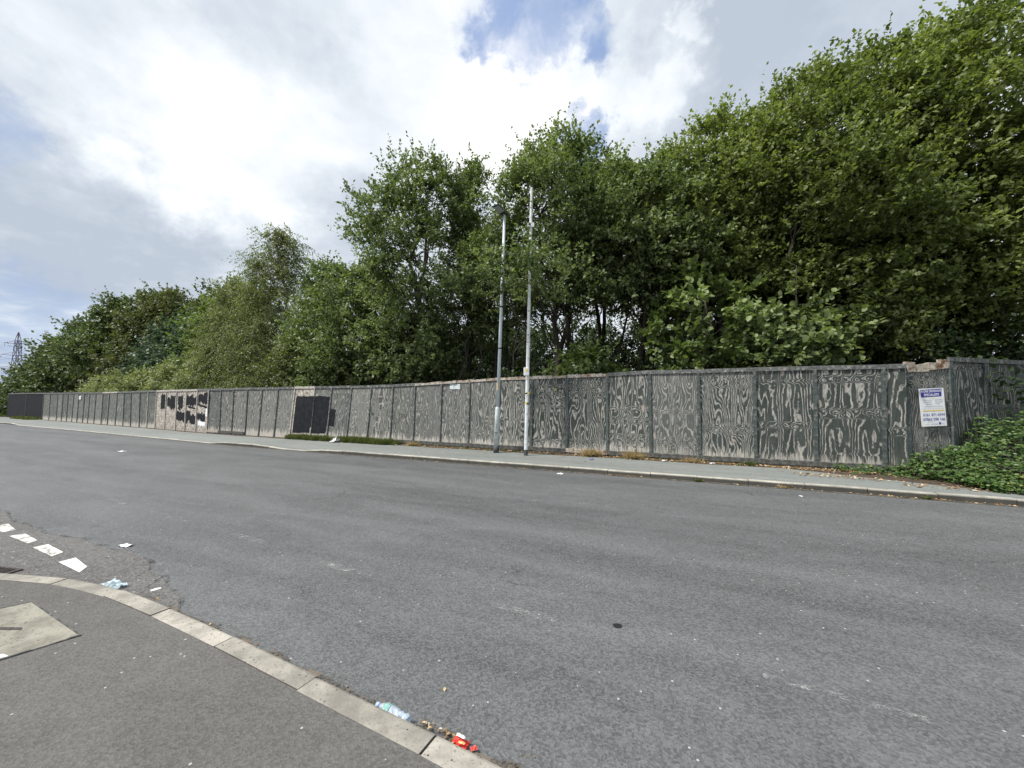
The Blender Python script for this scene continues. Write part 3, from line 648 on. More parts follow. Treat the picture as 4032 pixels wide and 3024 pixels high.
# the top of the sheet right of the black square is plain; small grey overpaint and a white tag
fpatch(bx(-4.35, -4.0, .95, 1.25), .007, M['gravelb'], 120, .01); fpatch(bx(-2.3, -1.85, 2.15, 2.33), .007, M['patchy'], 121, .01)
tg = fplane(-33.6, 2.02, .03)
tago = MB().box(-.26, .26, -.01, .01, -.13, .13).build('notice', M['white'], None, loc=tg, rz=math.atan2(-27, 47)); tag(tago, 'small blank white notice high on the far stretch of the hoarding', 'notice')

# advertising board fixed to the corner sheet
sg = empty('advert_board', (9.335, 8.555, 1.58), 'white advertising board with blue heading and phone numbers screwed to the hoarding', 'sign')
sg.rotation_euler = (0, R(-2.5), a0)
sb_ = MB().box(-.265, .265, -.008, .0, -.42, .42).build('board', M['white'], sg)
M['signblue'] = plain('sign_blue', (.035, .03, .26), .5, .05); M['signtext'] = plain('sign_violet_text', (.16, .15, .36), .5, .05)
M['signgrey'] = plain('sign_grey_text', (.3, .31, .37), .5, .05); M['signgold'] = plain('sign_gold', (.68, .5, .14), .5, .05)
MB().add([(-.232, -.010, .395), (.222, -.010, .405), (.205, -.010, .235), (-.228, -.010, .225)], [(3, 2, 1, 0)]).build('heading_panel', M['signblue'], sg)
MB().box(-.215, .235, -.0105, -.0085, -.088, -.062).build('gold_bar', M['signgold'], sg)
def text(body, w_, h_, x, z, m, y=-.0115, bold=.0):
    cu = bpy.data.curves.new('lettering', 'FONT'); cu.body = body; cu.align_x = 'CENTER'; cu.align_y = 'CENTER'; cu.size = 1; cu.offset = bold
    to = bpy.data.objects.new('tmp', cu); COL.objects.link(to); bpy.context.view_layer.update()
    me = bpy.data.meshes.new_from_object(to.evaluated_get(bpy.context.evaluated_depsgraph_get()))
    bpy.data.objects.remove(to); xs_ = [v.co.x for v in me.vertices]; ys_ = [v.co.y for v in me.vertices]
    sx_ = w_/(max(xs_)-min(xs_)); sy_ = h_/(max(ys_)-min(ys_)); cx = (max(xs_)+min(xs_))/2; cy = (max(ys_)+min(ys_))/2
    for v in me.vertices: v.co = ((v.co.x-cx)*sx_, 0, (v.co.y-cy)*sy_)
    me.materials.clear(); o = link('lettering', me, m, sg); o.location = (x, y, z); return o
text('A-ONE DRIVEWAYS', .43, .055, -.005, .358, M['white'], bold=.02)
text('SPECIALISTS', .32, .055, -.005, .278, M['white'], bold=.02)
text('Free Quotes', .18, .016, .0, .20, M['signgold'])
for i, (a, b) in enumerate((('Block Paving', 'Resin Drives'), ('Landscaping', 'Tarmacadam'), ('Fencing', 'Turfing'))):
    text(a, .18-(.06 if i == 2 else 0), .024, -.11+(.03 if i == 2 else 0), .158-i*.045, M['signgrey'], bold=.01); text(b, .16-(.06 if i == 2 else 0), .024, .135-(.03 if i == 2 else 0), .162-i*.045, M['signgrey'], bold=.01)
text('All Groundworks Undertaken', .38, .02, .02, .018, M['signgrey'], bold=.01); text('Domestic and commercial', .42, .016, .01, -.028, M['signgrey'])
text('0161 871 6344', .46, .062, .01, -.165, M['signtext'], bold=.015); text('07862 598 166', .46, .062, .005, -.265, M['signtext'], bold=.015)
text('www', .12, .012, -.08, -.325, M['signgrey']); text('find us', .10, .022, -.15, -.368, M['signgold'], bold=.01); text('online', .15, .022, .0, -.368, M['signgrey'], bold=.01)
MB().box(.10, .135, -.0105, -.0085, -.385, -.335).build('logo', M['signblue'], sg); text('find us on', .08, .012, .185, -.35, M['signgrey']); text('line', .08, .012, .185, -.372, M['signgrey'])

# ------------------------------------------------------------------ posts
lp = empty('street_lamp', (-.50, 12.2, .1), 'tall grey steel street lamp with flat dark lantern standing by the hoarding', 'street lamp')
T = lambda z: (.034*z, 0, z)
MB().tube([T(0), T(.22)], .088, 16).build('base_sleeve', M['charcoal'], lp, True)
MB().tube([T(.221), T(1.36), T(1.40), T(1.44)], [.080, .080, .072, .058], 16).build('lower_column', M['patchy'], lp, True)
MB().tube([T(1.441), T(4.5), T(7.55)], [.056, .050, .042], 16).build('column', M['galv'], lp, True)
MB().box(-.05, .05, -.088, -.07, .62, .64).build('door_lip', M['charcoal'], lp)
MB().tube([T(3.28), T(3.32)], .060, 16).build('band', M['hole'], lp); MB().tube([T(4.62), T(4.66)], .056, 12).build('band', M['hole'], lp)
st_ = MB().box(.005, .06, -.071, -.056, 1.98, 2.2).build('torn_sticker', M['sticker'], lp)
tp = Vector(T(7.55))
MB().tube([tp, tp+Vector((0, 0, .10))], .035, 12).build('spigot', M['galv'], lp, True)
hd_ = empty('lantern', (0, 0, 0), None, None); hd_.parent = lp; hd_.location = tp+Vector((0, 0, .13))
fwd = Vector((-.62, -.785, .0)).normalized(); ang = math.atan2(fwd.y, fwd.x); hd_.rotation_euler = (0, R(-14), ang)
hb = MB(); hb.hexa([(-.07, -.10, -.03), (.50, -.15, -.02), (.50, .15, -.02), (-.07, .10, -.03), (-.02, -.07, .06), (.44, -.11, .035), (.44, .11, .035), (-.02, .07, .06)])
o = hb.build('housing', M['dark'], hd_); bv = o.modifiers.new('b', 'BEVEL'); bv.width = .015; bv.segments = 2
MB().box(.14, .43, -.11, .11, -.034, -.022).build('glass', M['lens'], hd_)
sp2 = empty('signal_pole', (.41, 11.58, .1), 'slim pale galvanised steel pole with a small white box and torn yellow tape', 'pole')
T2 = lambda z: (.024*z, 0, z)
MB().tube([T2(0), T2(.17)], .062, 8).build('base_sleeve', M['charcoal'], sp2)
MB().tube([T2(.171), T2(3.8)], .055, 8, rot=.39).build('lower_column', M['galv2'], sp2); MB().tube([T2(3.801), T2(7.75)], [.05, .046], 8, rot=.39).build('upper_column', M['galv2'], sp2)
MB().tube([T2(7.751), T2(8.2)], .038, 8, rot=.39).build('tip', M['galv2'], sp2)
for z in (3.62, 4.35, 5.6, 5.75, 6.95, 7.55, 7.75):
    c = Vector(T2(z)); MB().tube([c+Vector((-.012, -.058 if z < 3.8 else -.053, 0)), c+Vector((-.012, -.03, 0))], .018, 8).build('bolt_hole', M['hole'], sp2)  # dark plugs, the shade inside each hole put into the colour
for z in (6.25, 4.95): c = Vector(T2(z)); MB().tube([c-Vector((0, 0, .02)), c+Vector((0, 0, .02))], .056, 8).build('strap', M['galv'], sp2)
c = Vector(T2(6.95)); MB().box(c.x-.10, c.x+.10, -.06, .05, 6.95, 7.08).build('bracket', M['galv2'], sp2)
tw = MB()
for i in range(7):
    a = random.uniform(0, 6.3); z = random.uniform(7.78, 7.95); c = Vector(T2(z)); tw.tube([c, c+Vector((math.cos(a)*.06, math.sin(a)*.06, .01)), c+Vector((math.cos(a)*.11, math.sin(a)*.11, random.uniform(-.05, .06)))], .004, 4)
tw.build('wire_ties', M['hole'], sp2)
o = MB().box(-.06, .105, -.13, -.058, 2.38, 2.62).build('box', M['white'], sp2); o.location = (.0, 0, 0); b_ = o.modifiers.new('b', 'BEVEL'); b_.width = .02; b_.segments = 3
MB().box(.0, .065, -.134, -.131, 2.50, 2.58).build('label_plate', M['yellow'], sp2)
for z, s_ in ((1.86, 1), (1.56, -1)):
    c = Vector(T2(z))
    MB().add([(c.x-.07, -.062, z-.01), (c.x, -.064, z+.03), (c.x+.01, -.064, z-.02), (c.x-.06, -.062, z-.04)] if s_ > 0 else [(c.x+.0, -.064, z+.02), (c.x+.07, -.06, z-.01), (c.x+.06, -.06, z-.04), (c.x-.01, -.064, z-.03)], [(0, 1, 2, 3)]).build('tape', M['hole'], sp2)
    MB().add([(c.x+.01, -.064, z-.02), (c.x, -.064, z+.03), (c.x+.065, -.058, z+.03), (c.x+.062, -.058, z-.03)] if s_ > 0 else [(c.x-.065, -.06, z-.02), (c.x-.06, -.06, z+.03), (c.x+.0, -.064, z+.04), (c.x-.01, -.064, z-.03)], [(0, 1, 2, 3)]).build('tape', M['yellow'], sp2)

# ------------------------------------------------------------------ pylon and its lines
py = empty('electricity_pylon', (-336, 260, 0), 'distant violet grey lattice electricity pylon at the far left skyline', 'pylon', rz=R(20))
tw = MB(); lv = [(0, 4.2), (9, 3.2), (17, 2.4), (24, 1.8), (31, 1.45), (38, 1.2), (43, 1.0), (49, .12)]
def bar(mb, a, b, r=.11): mb.tube([a, b], r, 4, False)
for (z0, h0), (z1, h1) in zip(lv, lv[1:]):
    c0 = [(-h0, -h0, z0), (h0, -h0, z0), (h0, h0, z0), (-h0, h0, z0)]; c1 = [(-h1, -h1, z1), (h1, -h1, z1), (h1, h1, z1), (-h1, h1, z1)]
    for i in range(4):
        bar(tw, c0[i], c1[i], .19); bar(tw, c0[i], c1[(i+1) % 4]); bar(tw, c0[(i+1) % 4], c1[i]); bar(tw, c1[i], c1[(i+1) % 4], .16)
tw.build('tower', M['pylon'], py)
for z, w_ in ((24, 9.5), (33, 8.), (41, 6.5)):
    ca = MB()
    for s_ in (-1, 1):
        bar(ca, (0, -1, z), (s_*w_, 0, z+.6), .14); bar(ca, (0, 1, z), (s_*w_, 0, z+.6), .14); bar(ca, (0, 0, z+2.6), (s_*w_, 0, z+.6), .14); bar(ca, (s_*w_, 0, z+.6), (s_*w_, 0, z-1.6), .1)
    ca.build('cross_arm', M['pylon'], py)
wl = MB()
for z, w_ in ((23, 9.5), (32, 8.), (40, 6.5)):
    for s_ in (-1, 1):
        p0 = Vector((-336, 260, z))+Vector((math.cos(R(20)), math.sin(R(20)), 0))*s_*w_
        for dv in (Vector((-.34, .94, 0))*340, Vector((-.75, -.4, 0))*300):
            wl.tube([p0+dv*t+Vector((0, 0, -36*t*(1-t))) for t in np.linspace(0, 1, 14)], .05, 3, False)
o = wl.build('power_lines', M['hole']); tag(o, 'thin overhead power lines strung from the distant pylon', 'power lines')
# ------------------------------------------------------------------ foliage
def leaves_mesh(name, P, axis, nrm, size, tone, hexleaf=False, width=.62):
    """P base points, axis leaf direction, nrm leaf normal (all Nx3), size N"""
    n = len(P); ax = axis/np.linalg.norm(axis, axis=1, keepdims=True)
    sd_ = np.cross(ax, nrm); sd_ /= np.linalg.norm(sd_, axis=1, keepdims=True)+1e-9; up = np.cross(sd_, ax)
    s = size[:, None]; hw = s*width*.5
    if hexleaf:
        V = np.stack([P, P+ax*s*.28+sd_*hw*.9+up*s*.10, P+ax*s*.70+sd_*hw*.85+up*s*.08, P+ax*s-up*s*.06, P+ax*s*.70-sd_*hw*.85+up*s*.08, P+ax*s*.28-sd_*hw*.9+up*s*.10], 1).reshape(-1, 3)
        b = np.arange(n)[:, None]*6; F = np.concatenate([b+[[0, 1, 2, 3]], b+[[0, 3, 4, 5]]]); k_ = 6
    else:
        V = np.stack([P, P+ax*s*.5+sd_*hw+up*s*.09, P+ax*s, P+ax*s*.5-sd_*hw+up*s*.09], 1).reshape(-1, 3)
        b = np.arange(n)[:, None]*4; F = np.concatenate([b+[[0, 1, 2]], b+[[0, 2, 3]]]); k_ = 4
    return npmesh(name, V, F, np.repeat(tone, k_))
def unit(v): return v/(np.linalg.norm(v, axis=-1, keepdims=True)+1e-9)
def sprays(C, out, rad, M_, K_, size, r, flat=.75, up=.35, droop=0., toneC=None, jitter=.5):
    """for every clump centre C (with outward dir out, radius rad): M_ twigs of K_ leaves"""
    n = len(C)
    nb = 5
    bd = r.normal(size=(n, nb, 3)); bd[..., 2] *= flat; bd = unit(unit(bd)+out[:, None, :]*.6+np.array([0, 0, up*.7]))
    ix = np.arange(M_) % nb; bt = bd[:, ix, :]
    d = unit(bt+r.normal(size=(n, M_, 3))*np.array([.5, .5, .5*flat+.1])+np.array([0, 0, up*.5]))
    ln = rad[:, None]*r.uniform(.35, .8, (n, M_))*np.where(r.uniform(size=(n, M_)) < .07, 1.7, 1.)
    c0 = C[:, None, :]+bt*(rad[:, None]*r.uniform(.0, .95, (n, M_)))[..., None]+r.normal(size=(n, M_, 3))*rad[:, None, None]*.08
    c0[..., 2] -= droop*.3*rad[:, None]
    t = (np.arange(K_)+.6)/K_; t = t[None, None, :]+r.uniform(-.04, .04, (n, M_, K_))
    P = c0[:, :, None, :]+d[:, :, None, :]*(ln[..., None]*t)[..., None]
    P[..., 2] -= droop*(ln[..., None]*t**2)
    td = d[:, :, None, :]*np.ones_like(P); td[..., 2] -= droop*2*t
    sd_ = unit(r.normal(size=P.shape)); axis = unit(unit(td)*.55+sd_*.95+np.array([0, 0, .05-droop*.6]))
    nr = unit(np.array([0, 0, 1.])+r.normal(size=P.shape)*jitter+out[:, None, None, :]*.35)
    tc_ = (toneC if toneC is not None else r.uniform(.25, .6, n))
    tone = tc_[:, None, None]+r.normal(size=t.shape)*.12+(t-.5)*.22
    sz = size*r.uniform(.65, 1.25, t.shape)
    f = lambda a: a.reshape(-1, a.shape[-1])
    return f(P), f(axis), f(nr), sz.reshape(-1), np.clip(tone, 0, 1).reshape(-1)
def limb_pts(a, b, r, wob=.12, n=5, sag=0.):
    a, b = np.array(a, float), np.array(b, float); out = []
    L_ = np.linalg.norm(b-a)
    for i in range(n+1):
        t = i/n; p = a+(b-a)*t; p = p+r.normal(size=3)*wob*L_*.22*math.sin(math.pi*t); p[2] += L_*.12*math.sin(math.pi*t)*(1 if sag == 0 else -sag); out.append(p)
    return out
NTRI = [0]; DENS, LS = .84, 1.31
def crown_clumps(r, n, H, Rr, zb, shape='round', front=.5, lump=.22, core=.3):
    """clump centres in a lumpy envelope round (0,0); denser towards the road side"""
    C, O = [], []
    ph = r.uniform(0, 6.28, 4)
    while len(C) < n:
        t = r.uniform(0, 1); a = r.uniform(-math.pi, math.pi)
        if r.uniform() > front+(1-front)*(.5-.5*math.sin(a)): continue      # -Y side faces the road
        if shape == 'round': pr = math.sqrt(max(0, 1-(max(0, t-.42)/.58)**2))*min(1, .62+t*.95)
        elif shape == 'cone': pr = (1-t)**.75*min(1, .75+t*1.6)+.06
        elif shape == 'dome': pr = math.sqrt(max(0, 1-t*t))
        else: pr = math.sin(math.pi*(t*.82+.12))**.7
        if r.uniform() > .35+.65*pr: continue
        lm = 1+lump*(math.sin(3*a+ph[0]+t*4)+math.sin(5*t*3+2*a+ph[1]))*.6
        rho = Rr*pr*lm*math.sqrt(r.uniform(core, 1.))
        z = zb+(H-zb)*t
        p = np.array([rho*math.cos(a), rho*math.sin(a), z]); C.append(p)
        o = np.array([math.cos(a)*pr, math.sin(a)*pr, (t-.4)*1.1]); O.append(o/(np.linalg.norm(o)+1e-6))
    return np.array(C), np.array(O)
def tree(label, x, y, H, Rr, zb, leaf, lsize, n, M_, K_, seed, shape='round', crad=.75, bark='bark', hexleaf=False, cat='tree', name='broadleaf_tree', trunk_r=.13, stems=1, group=None, up=.35, droop=0., flat=.5, lean=(0, 0), front=.5, lump=.22, core=.3, extra=None, width=.62, branch_frac=.5):
    front *= .5
    r = np.random.default_rng(seed)
    root = empty(name, (x, y, .08), label, cat, group)
    C, O = crown_clumps(r, n, H, Rr, zb, shape, front, lump, core)
    C[:, 0] += lean[0]*C[:, 2]/H; C[:, 1] += lean[1]*C[:, 2]/H
    if extra is not None:
        E_ = np.array(extra, float); C = np.concatenate([C, E_[:, :3]-np.array([x, y, 0])]); O = np.concatenate([O, unit(np.tile([[0., -.6, .3]], (len(E_), 1)))]); n = len(C)
    # boughs are kept short round the street lantern
    W_ = C+np.array([x, y, .08]); keep = (np.abs(W_[:, 0]+.3) > 1.25) | (W_[:, 1] > 14.6) | (W_[:, 2] < 6.6) | (W_[:, 2] > 9.4)
    C, O = C[keep], O[keep]; n = len(C)
    rad = crad*r.uniform(.65, 1.45, n)
    # leaf tone is a touch paler towards the top of the crown
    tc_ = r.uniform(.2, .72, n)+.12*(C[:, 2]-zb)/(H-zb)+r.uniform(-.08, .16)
    M_ = int(M_*DENS); lsize *= LS
    me = leaves_mesh('crown', *sprays(C, O, rad, M_, K_, lsize, r, flat, up, droop, tc_), hexleaf=hexleaf, width=width)
    NTRI[0] += len(C)*M_*K_*(4 if hexleaf else 2)
    tag(link('crown', me, L[leaf], root), kind='stuff')
    tops = []
    for s_ in range(stems):
        a = r.uniform(0, 6.28); sp = .0 if stems == 1 else r.uniform(.15, .5)*Rr*.6
        b0 = (math.cos(a)*sp*.3, math.sin(a)*sp*.3, -.1); b1 = (math.cos(a)*sp+lean[0]*.8, math.sin(a)*sp+lean[1]*.8, H*.9)
        pt = limb_pts(b0, b1, r, .12, 8); rr = [trunk_r*(1-.88*i/8)+.012 for i in range(9)]; rr[0] *= 1.35
        MB().tube(pt, rr, 8).build('trunk', M[bark], root, True); tops.append((pt, rr))
    mb = MB(); idx = r.permutation(n)[:int(n*branch_frac)]
    for i in idx:
        c = C[i]; pt, rr = tops[int(r.integers(0, stems))]; zt = max(.6, c[2]-r.uniform(.25, .55)*(np.linalg.norm(c[:2])+.5)-.2)
        j = min(7, max(1, int(zt/(H*.9)*8))); st = pt[j]
        mb.tube(limb_pts(st, c, r, .22, 4), [max(.012, rr[j]*.38), max(.01, rr[j]*.28), .016, .011, .006], 4, False)
    br_ = mb.build('branches', M[bark], root); tag(br_, kind='stuff')
    return root

# --- near wood behind the hoarding, left to right
ALD = dict(leaf='alder', lsize=.105)
over = []
r_ = np.random.default_rng(5)
for i in range(7): over.append((-.55+r_.normal()*.5, 11.75+r_.normal()*.25, 5.45+r_.normal()*.35))
for i in range(8): over.append((1.15+r_.normal()*.8, 11.7+r_.normal()*.35, 5.7+r_.normal()*.55))
tree('small leafy alder between the birch and the taller alders', -11.3, 22.5, 9.3, 2.1, 1.2, 'alder', .13, 150, 18, 10, 11, 'cone', .8, trunk_r=.10, stems=2)
tree('spreading alder right of the birch with foliage down to the hoarding', -8.2, 20.3, 8.4, 2.5, 1.0, 'alder', .125, 200, 20, 10, 12, 'round', .8, trunk_r=.12, stems=2, lump=.3)
tree('low bushy alder in front of the birch side, foliage to the fence top', -6.6, 19.3, 7.2, 2.9, .8, 'alder', .12, 150, 20, 10, 13, 'round', .7, trunk_r=.08, stems=3)
tree('broad dark alder with a rounded peak left of the street lamp', -4.2, 17.4, 12.3, 2.75, 2.0, 'alder', .105, 300, 22, 10, 14, 'round', .72, trunk_r=.13, stems=2, lump=.3)
tree('narrow alder with a pointed tip just left of the street lamp', -2.05, 17.9, 12.8, 1.45, 3.4, 'alder', .10, 150, 20, 10, 15, 'cone', .62, trunk_r=.11, lump=.3)
tree('tall alder with leaves hanging in front of both steel posts', 1.75, 14.9, 11.4, 2.35, 5.2, 'alder', .10, 270, 22, 10, 16, 'round', .68, trunk_r=.12, stems=3, lump=.34, extra=over)
tree('slim alder showing its crown right behind the lantern of the lamp', -.6, 16.6, 8.6, 1.7, 4.5, 'alder', .10, 110, 20, 10, 17, 'round', .6, trunk_r=.08, stems=2)
tree('yellowish alder behind the pale pole forming the dip of the skyline', 4.3, 17.6, 12.0, 2.3, 6.4, 'willow', .11, 190, 20, 10, 18, 'round', .7, trunk_r=.11, stems=2, lump=.3)
tree('middle alder with rounded leaves in the centre of the wood', 4.9, 14.4, 10.0, 2.3, 5.2, 'alder', .105, 260, 22, 10, 19, 'round', .65, trunk_r=.11, stems=3, lump=.3)
tree('first tall willow where the skyline starts to climb', 7.7, 14.2, 11.7, 2.5, 5.6, 'willow', .105, 260, 22, 9, 20, 'round', .7, trunk_r=.13, stems=3, lump=.25)
tree('big willow arching over the hoarding before the corner', 10.4, 13.2, 12.5, 2.9, 3.2, 'willow', .105, 350, 23, 9, 21, 'round', .72, trunk_r=.15, stems=3, lump=.25)
tree('full yellow green willow towering behind the advertising board', 13.2, 13.5, 13.8, 3.0, 3.6, 'willow', .105, 340, 23, 9, 22, 'round', .72, trunk_r=.15, stems=3, lump=.25, hexleaf=True)
tree('tallest willow cut by the frame edge above the brambles', 15.8, 13.2, 14.6, 3.4, 3.4, 'willow', .11, 340, 22, 9, 23, 'round', .78, trunk_r=.16, stems=2, lump=.25, hexleaf=True)
tree('alder filling the back of the wood behind the first willow', 8.8, 18.5, 11.8, 3.2, 6.6, 'alder', .14, 190, 18, 9, 24, 'round', .9, trunk_r=.13, stems=2)
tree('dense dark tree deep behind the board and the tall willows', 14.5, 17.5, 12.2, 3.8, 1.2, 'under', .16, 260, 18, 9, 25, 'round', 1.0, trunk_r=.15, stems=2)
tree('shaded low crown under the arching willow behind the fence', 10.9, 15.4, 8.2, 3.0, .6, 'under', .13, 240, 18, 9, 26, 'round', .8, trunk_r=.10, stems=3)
tree('hazel with large pale round leaves leaning over the middle of the fence', 6.1, 12.3, 5.4, 1.25, 2.6, 'bright', .13, 46, 16, 8, 27, 'round', .55, trunk_r=.05, stems=3, name='hazel_bush', cat='bush', hexleaf=True, width=.85)
tree('dark green bush on the fence line below the arching willow', 8.2, 11.6, 4.4, 1.3, 1.8, 'alder', .12, 50, 18, 8, 28, 'round', .6, trunk_r=.05, stems=3, name='hazel_bush', cat='bush', hexleaf=True, width=.85)
tree('bright green bramble bush peeping over the fence beside the pale pole', 2.6, 13.6, 3.5, 1.1, 1.6, 'bright', .11, 30, 16, 8, 29, 'dome', .5, trunk_r=.03, stems=2, name='hazel_bush', cat='bush', width=.85)
tree('broad willow standing beyond the hoarding return past the brambles', 20.0, 13.4, 12.5, 3.2, 2.2, 'willow', .16, 130, 18, 8, 34, 'round', .9, trunk_r=.14, stems=2)
tree('last alder of the wood beyond the brambles', 24.5, 12.8, 10.5, 3.0, 1.6, 'alder', .18, 100, 16, 8, 35, 'round', .9, trunk_r=.12, stems=2)
# --- birch
tree('tall feathery silver birch with drooping twigs left of the alders', -15.4, 25.2, 12.9, 3.1, 1.2, 'birch', .095, 400, 20, 12, 31, 'cone', .95, 'birchbark', name='birch_tree', trunk_r=.15, up=-.05, droop=.75, flat=.6, lump=.22, width=.5, lean=(.0, 0))
tree('second lower birch merging with the left side of the tall birch', -20.2, 27.4, 10.4, 2.1, 1.2, 'birch', .10, 240, 18, 12, 32, 'cone', .9, 'birchbark', name='birch_tree', trunk_r=.10, up=-.05, droop=.7, flat=.6, width=.5)
tree('small olive tree standing against the right side of the birch', -11.9, 21.8, 5.2, 1.9, .6, 'birch', .11, 110, 18, 10, 33, 'round', .7, trunk_r=.06, stems=2, droop=.3)
# --- the wooded mound on the left
FARK = dict(M_=14, K_=8)
mound = [('dense dark green sycamore on top of the left wooded mound', -42.0, 45, 13.6, 6.4, 'mix'), ('olive brown ash in the middle of the left wooded mound', -37., 42.5, 12.8, 5.2, 'brown'), ('round green sycamore on the left slope of the wooded mound', -50, 46, 10.2, 5.0, 'mix'),
         ('low green tree at the left foot of the wooded mound', -55.4, 47, 5.4, 3.2, 'mix'), ('blue green tree at the front of the wooded mound', -31.5, 37.0, 8.3, 3.5, 'blue'), ('bright yellow green maple at the right end of the wooded mound', -25.0, 34.2, 9.4, 3.1, 'bright'),
         ('back row sycamore between the mound and the birch', -31.5, 43, 13.4, 4.8, 'mix'), ('green tree behind the left birch on the mound edge', -24.6, 36.5, 11.6, 3.0, 'mix'), ('olive bush like tree low at the front of the mound', -43, 44.2, 6.8, 3.9, 'brown'), ('furthest low tree by the end of the black hoarding', -63, 50, 3.2, 2.6, 'mix')]
for i, (lb, x, y, H, Rr, lf_) in enumerate(mound):
    sz_ = .25 if lf_ != 'bright' else .22
    tree(lb, x, y, H, Rr, .4, lf_, sz_*.88, int(42*Rr), 23, 9, 50+i, 'dome' if lf_ != 'bright' else 'round', 1.25, trunk_r=.2, flat=.8, core=.45, branch_frac=.15, lump=.28, width=.75)
tree('thin young tree standing apart on the skyline beside the pylon', -73.6, 58, 6.9, .9, 3.6, 'mix', .3, 22, 10, 7, 66, 'round', 1., trunk_r=.12)
# --- pale sallow scrub behind the far stretch
for i, (lb, x, y, H, Rr) in enumerate([('tallest pale sallow bush beside the birch foot', -21.4, 28.2, 4.9, 2.9), ('pale sallow bush behind the chipboard panels', -26.0, 30.3, 4.2, 2.6), ('wide low sallow bush left of the chipboard panels', -31.0, 32.8, 3.7, 2.8), ('furthest pale yellow green sallow bush before the mound', -36.4, 35.6, 3.5, 2.4)]):
    tree(lb, x, y, H, Rr, .3, 'sallow', .17, int(44*Rr), 16, 8, 70+i, 'dome', .75, name='sallow_bush', cat='bush', trunk_r=.04, stems=3, up=.7, core=.4, width=.42, branch_frac=.1)
for i, (lb, x, y, H, Rr, lf_) in enumerate([('brownish dock scrub behind the black end of the hoarding', -51, 47.5, 3.6, 3.2, 'brown'), ('dark hedge bush at the very end of the hoarding', -64, 51.5, 3.0, 2.6, 'mix'), ('low green hedge bush beyond the end of the hoarding', -60, 51.0, 3.0, 3.0, 'mix')]):
    tree(lb, x, y, H, Rr, .2, lf_, .25, int(26*Rr), 12, 8, 80+i, 'dome', .9, name='hedge_bush', cat='bush', trunk_r=.04, stems=2, core=.4, branch_frac=.1, width=.75)

# --- understorey mass and slender dark stems inside the wood
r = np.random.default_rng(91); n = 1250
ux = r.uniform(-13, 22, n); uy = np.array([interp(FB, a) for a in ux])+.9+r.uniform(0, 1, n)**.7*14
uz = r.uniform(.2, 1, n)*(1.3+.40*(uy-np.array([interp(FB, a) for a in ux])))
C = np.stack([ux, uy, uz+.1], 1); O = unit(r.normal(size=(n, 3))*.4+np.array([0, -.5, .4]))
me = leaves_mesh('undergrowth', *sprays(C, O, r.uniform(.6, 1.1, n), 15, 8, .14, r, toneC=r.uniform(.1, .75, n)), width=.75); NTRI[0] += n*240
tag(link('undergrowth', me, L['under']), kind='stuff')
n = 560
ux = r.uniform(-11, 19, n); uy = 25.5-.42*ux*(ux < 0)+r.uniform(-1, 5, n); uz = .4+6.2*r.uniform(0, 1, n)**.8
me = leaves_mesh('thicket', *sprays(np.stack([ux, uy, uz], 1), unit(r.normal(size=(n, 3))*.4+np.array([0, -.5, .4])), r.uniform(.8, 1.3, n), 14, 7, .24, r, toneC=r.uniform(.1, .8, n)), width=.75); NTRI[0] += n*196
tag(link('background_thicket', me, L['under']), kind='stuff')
sapgrp = 'slender saplings inside the wood'
for i in range(34):
    x = -5+i*.62+r.normal()*.4; y = interp(FB, x)+r.uniform(1.8, 8); H = r.uniform(5.5, 8.5)
    s_ = empty('sapling', (x, y, .08), 'slender dark bare stemmed sapling in the shade of the wood behind the hoarding', 'sapling', sapgrp)
    lnx, lny = r.normal()*.7, r.normal()*.4
    mb = MB(); pt = limb_pts((0, 0, -.1), (lnx, lny, H), r, .25, 7); q_ = r.uniform(.02, .065); mb.tube(pt, [q_*(1-.1*j) for j in range(8)], 6).build('trunk', M['bark'], s_, True)
    mb = MB()
    for j in range(5):
        b = pt[int(r.integers(2, 7))]; mb.tube(limb_pts(b, b+np.array([r.normal()*.8, r.normal()*.5, r.uniform(.3, 1.6)]), r, .2, 3), [q_*.4, q_*.3, .008, .004], 4, False)
    tag(mb.build('branches', M['bark'], s_), kind='stuff')

# ------------------------------------------------------------------ brambles at the corner
r = np.random.default_rng(33)
def mound_h(x, y):
    yb = interp([(8.83, 8.64), (9.8, 8.6), (15.8, 10.3), (24, 12)], x); yf = interp(FK, x)+.55
    f_ = max(0., min(1., (y-yf)/max(.4, (yb-yf)*.75)))
    hx = max(0., min(1.2, (x-8.4)*.46)) if x > 8.4 else .0
    return .12+hx*f_**.75*(1+.10*math.sin(x*5)+.08*math.sin(y*6+x*3))
bb = empty('bramble_bush', (9.8, 7.8, .1), 'sprawling green bramble heaped against the hoarding and over the footway edge', 'bush')
pts_ = []
while len(pts_) < 9500:
    x = r.uniform(7.5, 16.5); yb = interp(FB, x) if x < 8.8 else interp([(8.83, 8.64), (9.8, 8.6), (15.8, 10.3), (24, 12)], x); yf = interp(FK, x)+.5+.12*math.sin(x*4)
    if x < 8.5: yf = max(yf, yb-.14-(x-7.0)*.55-.1)
    y = r.uniform(yf, yb-.05)
    if x < 8.5 and r.uniform() < .9: continue
    h = mound_h(x, y); z = .1+h*(r.uniform(.0, 1)**.35); pts_.append((x, y, max(.13, z+r.normal()*.05)))
P = np.array(pts_); sc_ = r.uniform(.045, .09, len(P))
def trio(P, sz):                        # bramble leaves come in threes
    a = r.uniform(0, 6.28, len(P)); out = []
    for j, da in enumerate((0, 1.25, -1.25)):
        ax = np.stack([np.cos(a+da), np.sin(a+da), r.uniform(-.35, .25, len(P))], 1); out.append((P+ax*.012, ax, sz*(1. if j == 0 else .85)))
    return np.concatenate([o[0] for o in out]), np.concatenate([o[1] for o in out]), np.concatenate([o[2] for o in out])
Pq, A, S = trio(P, sc_)
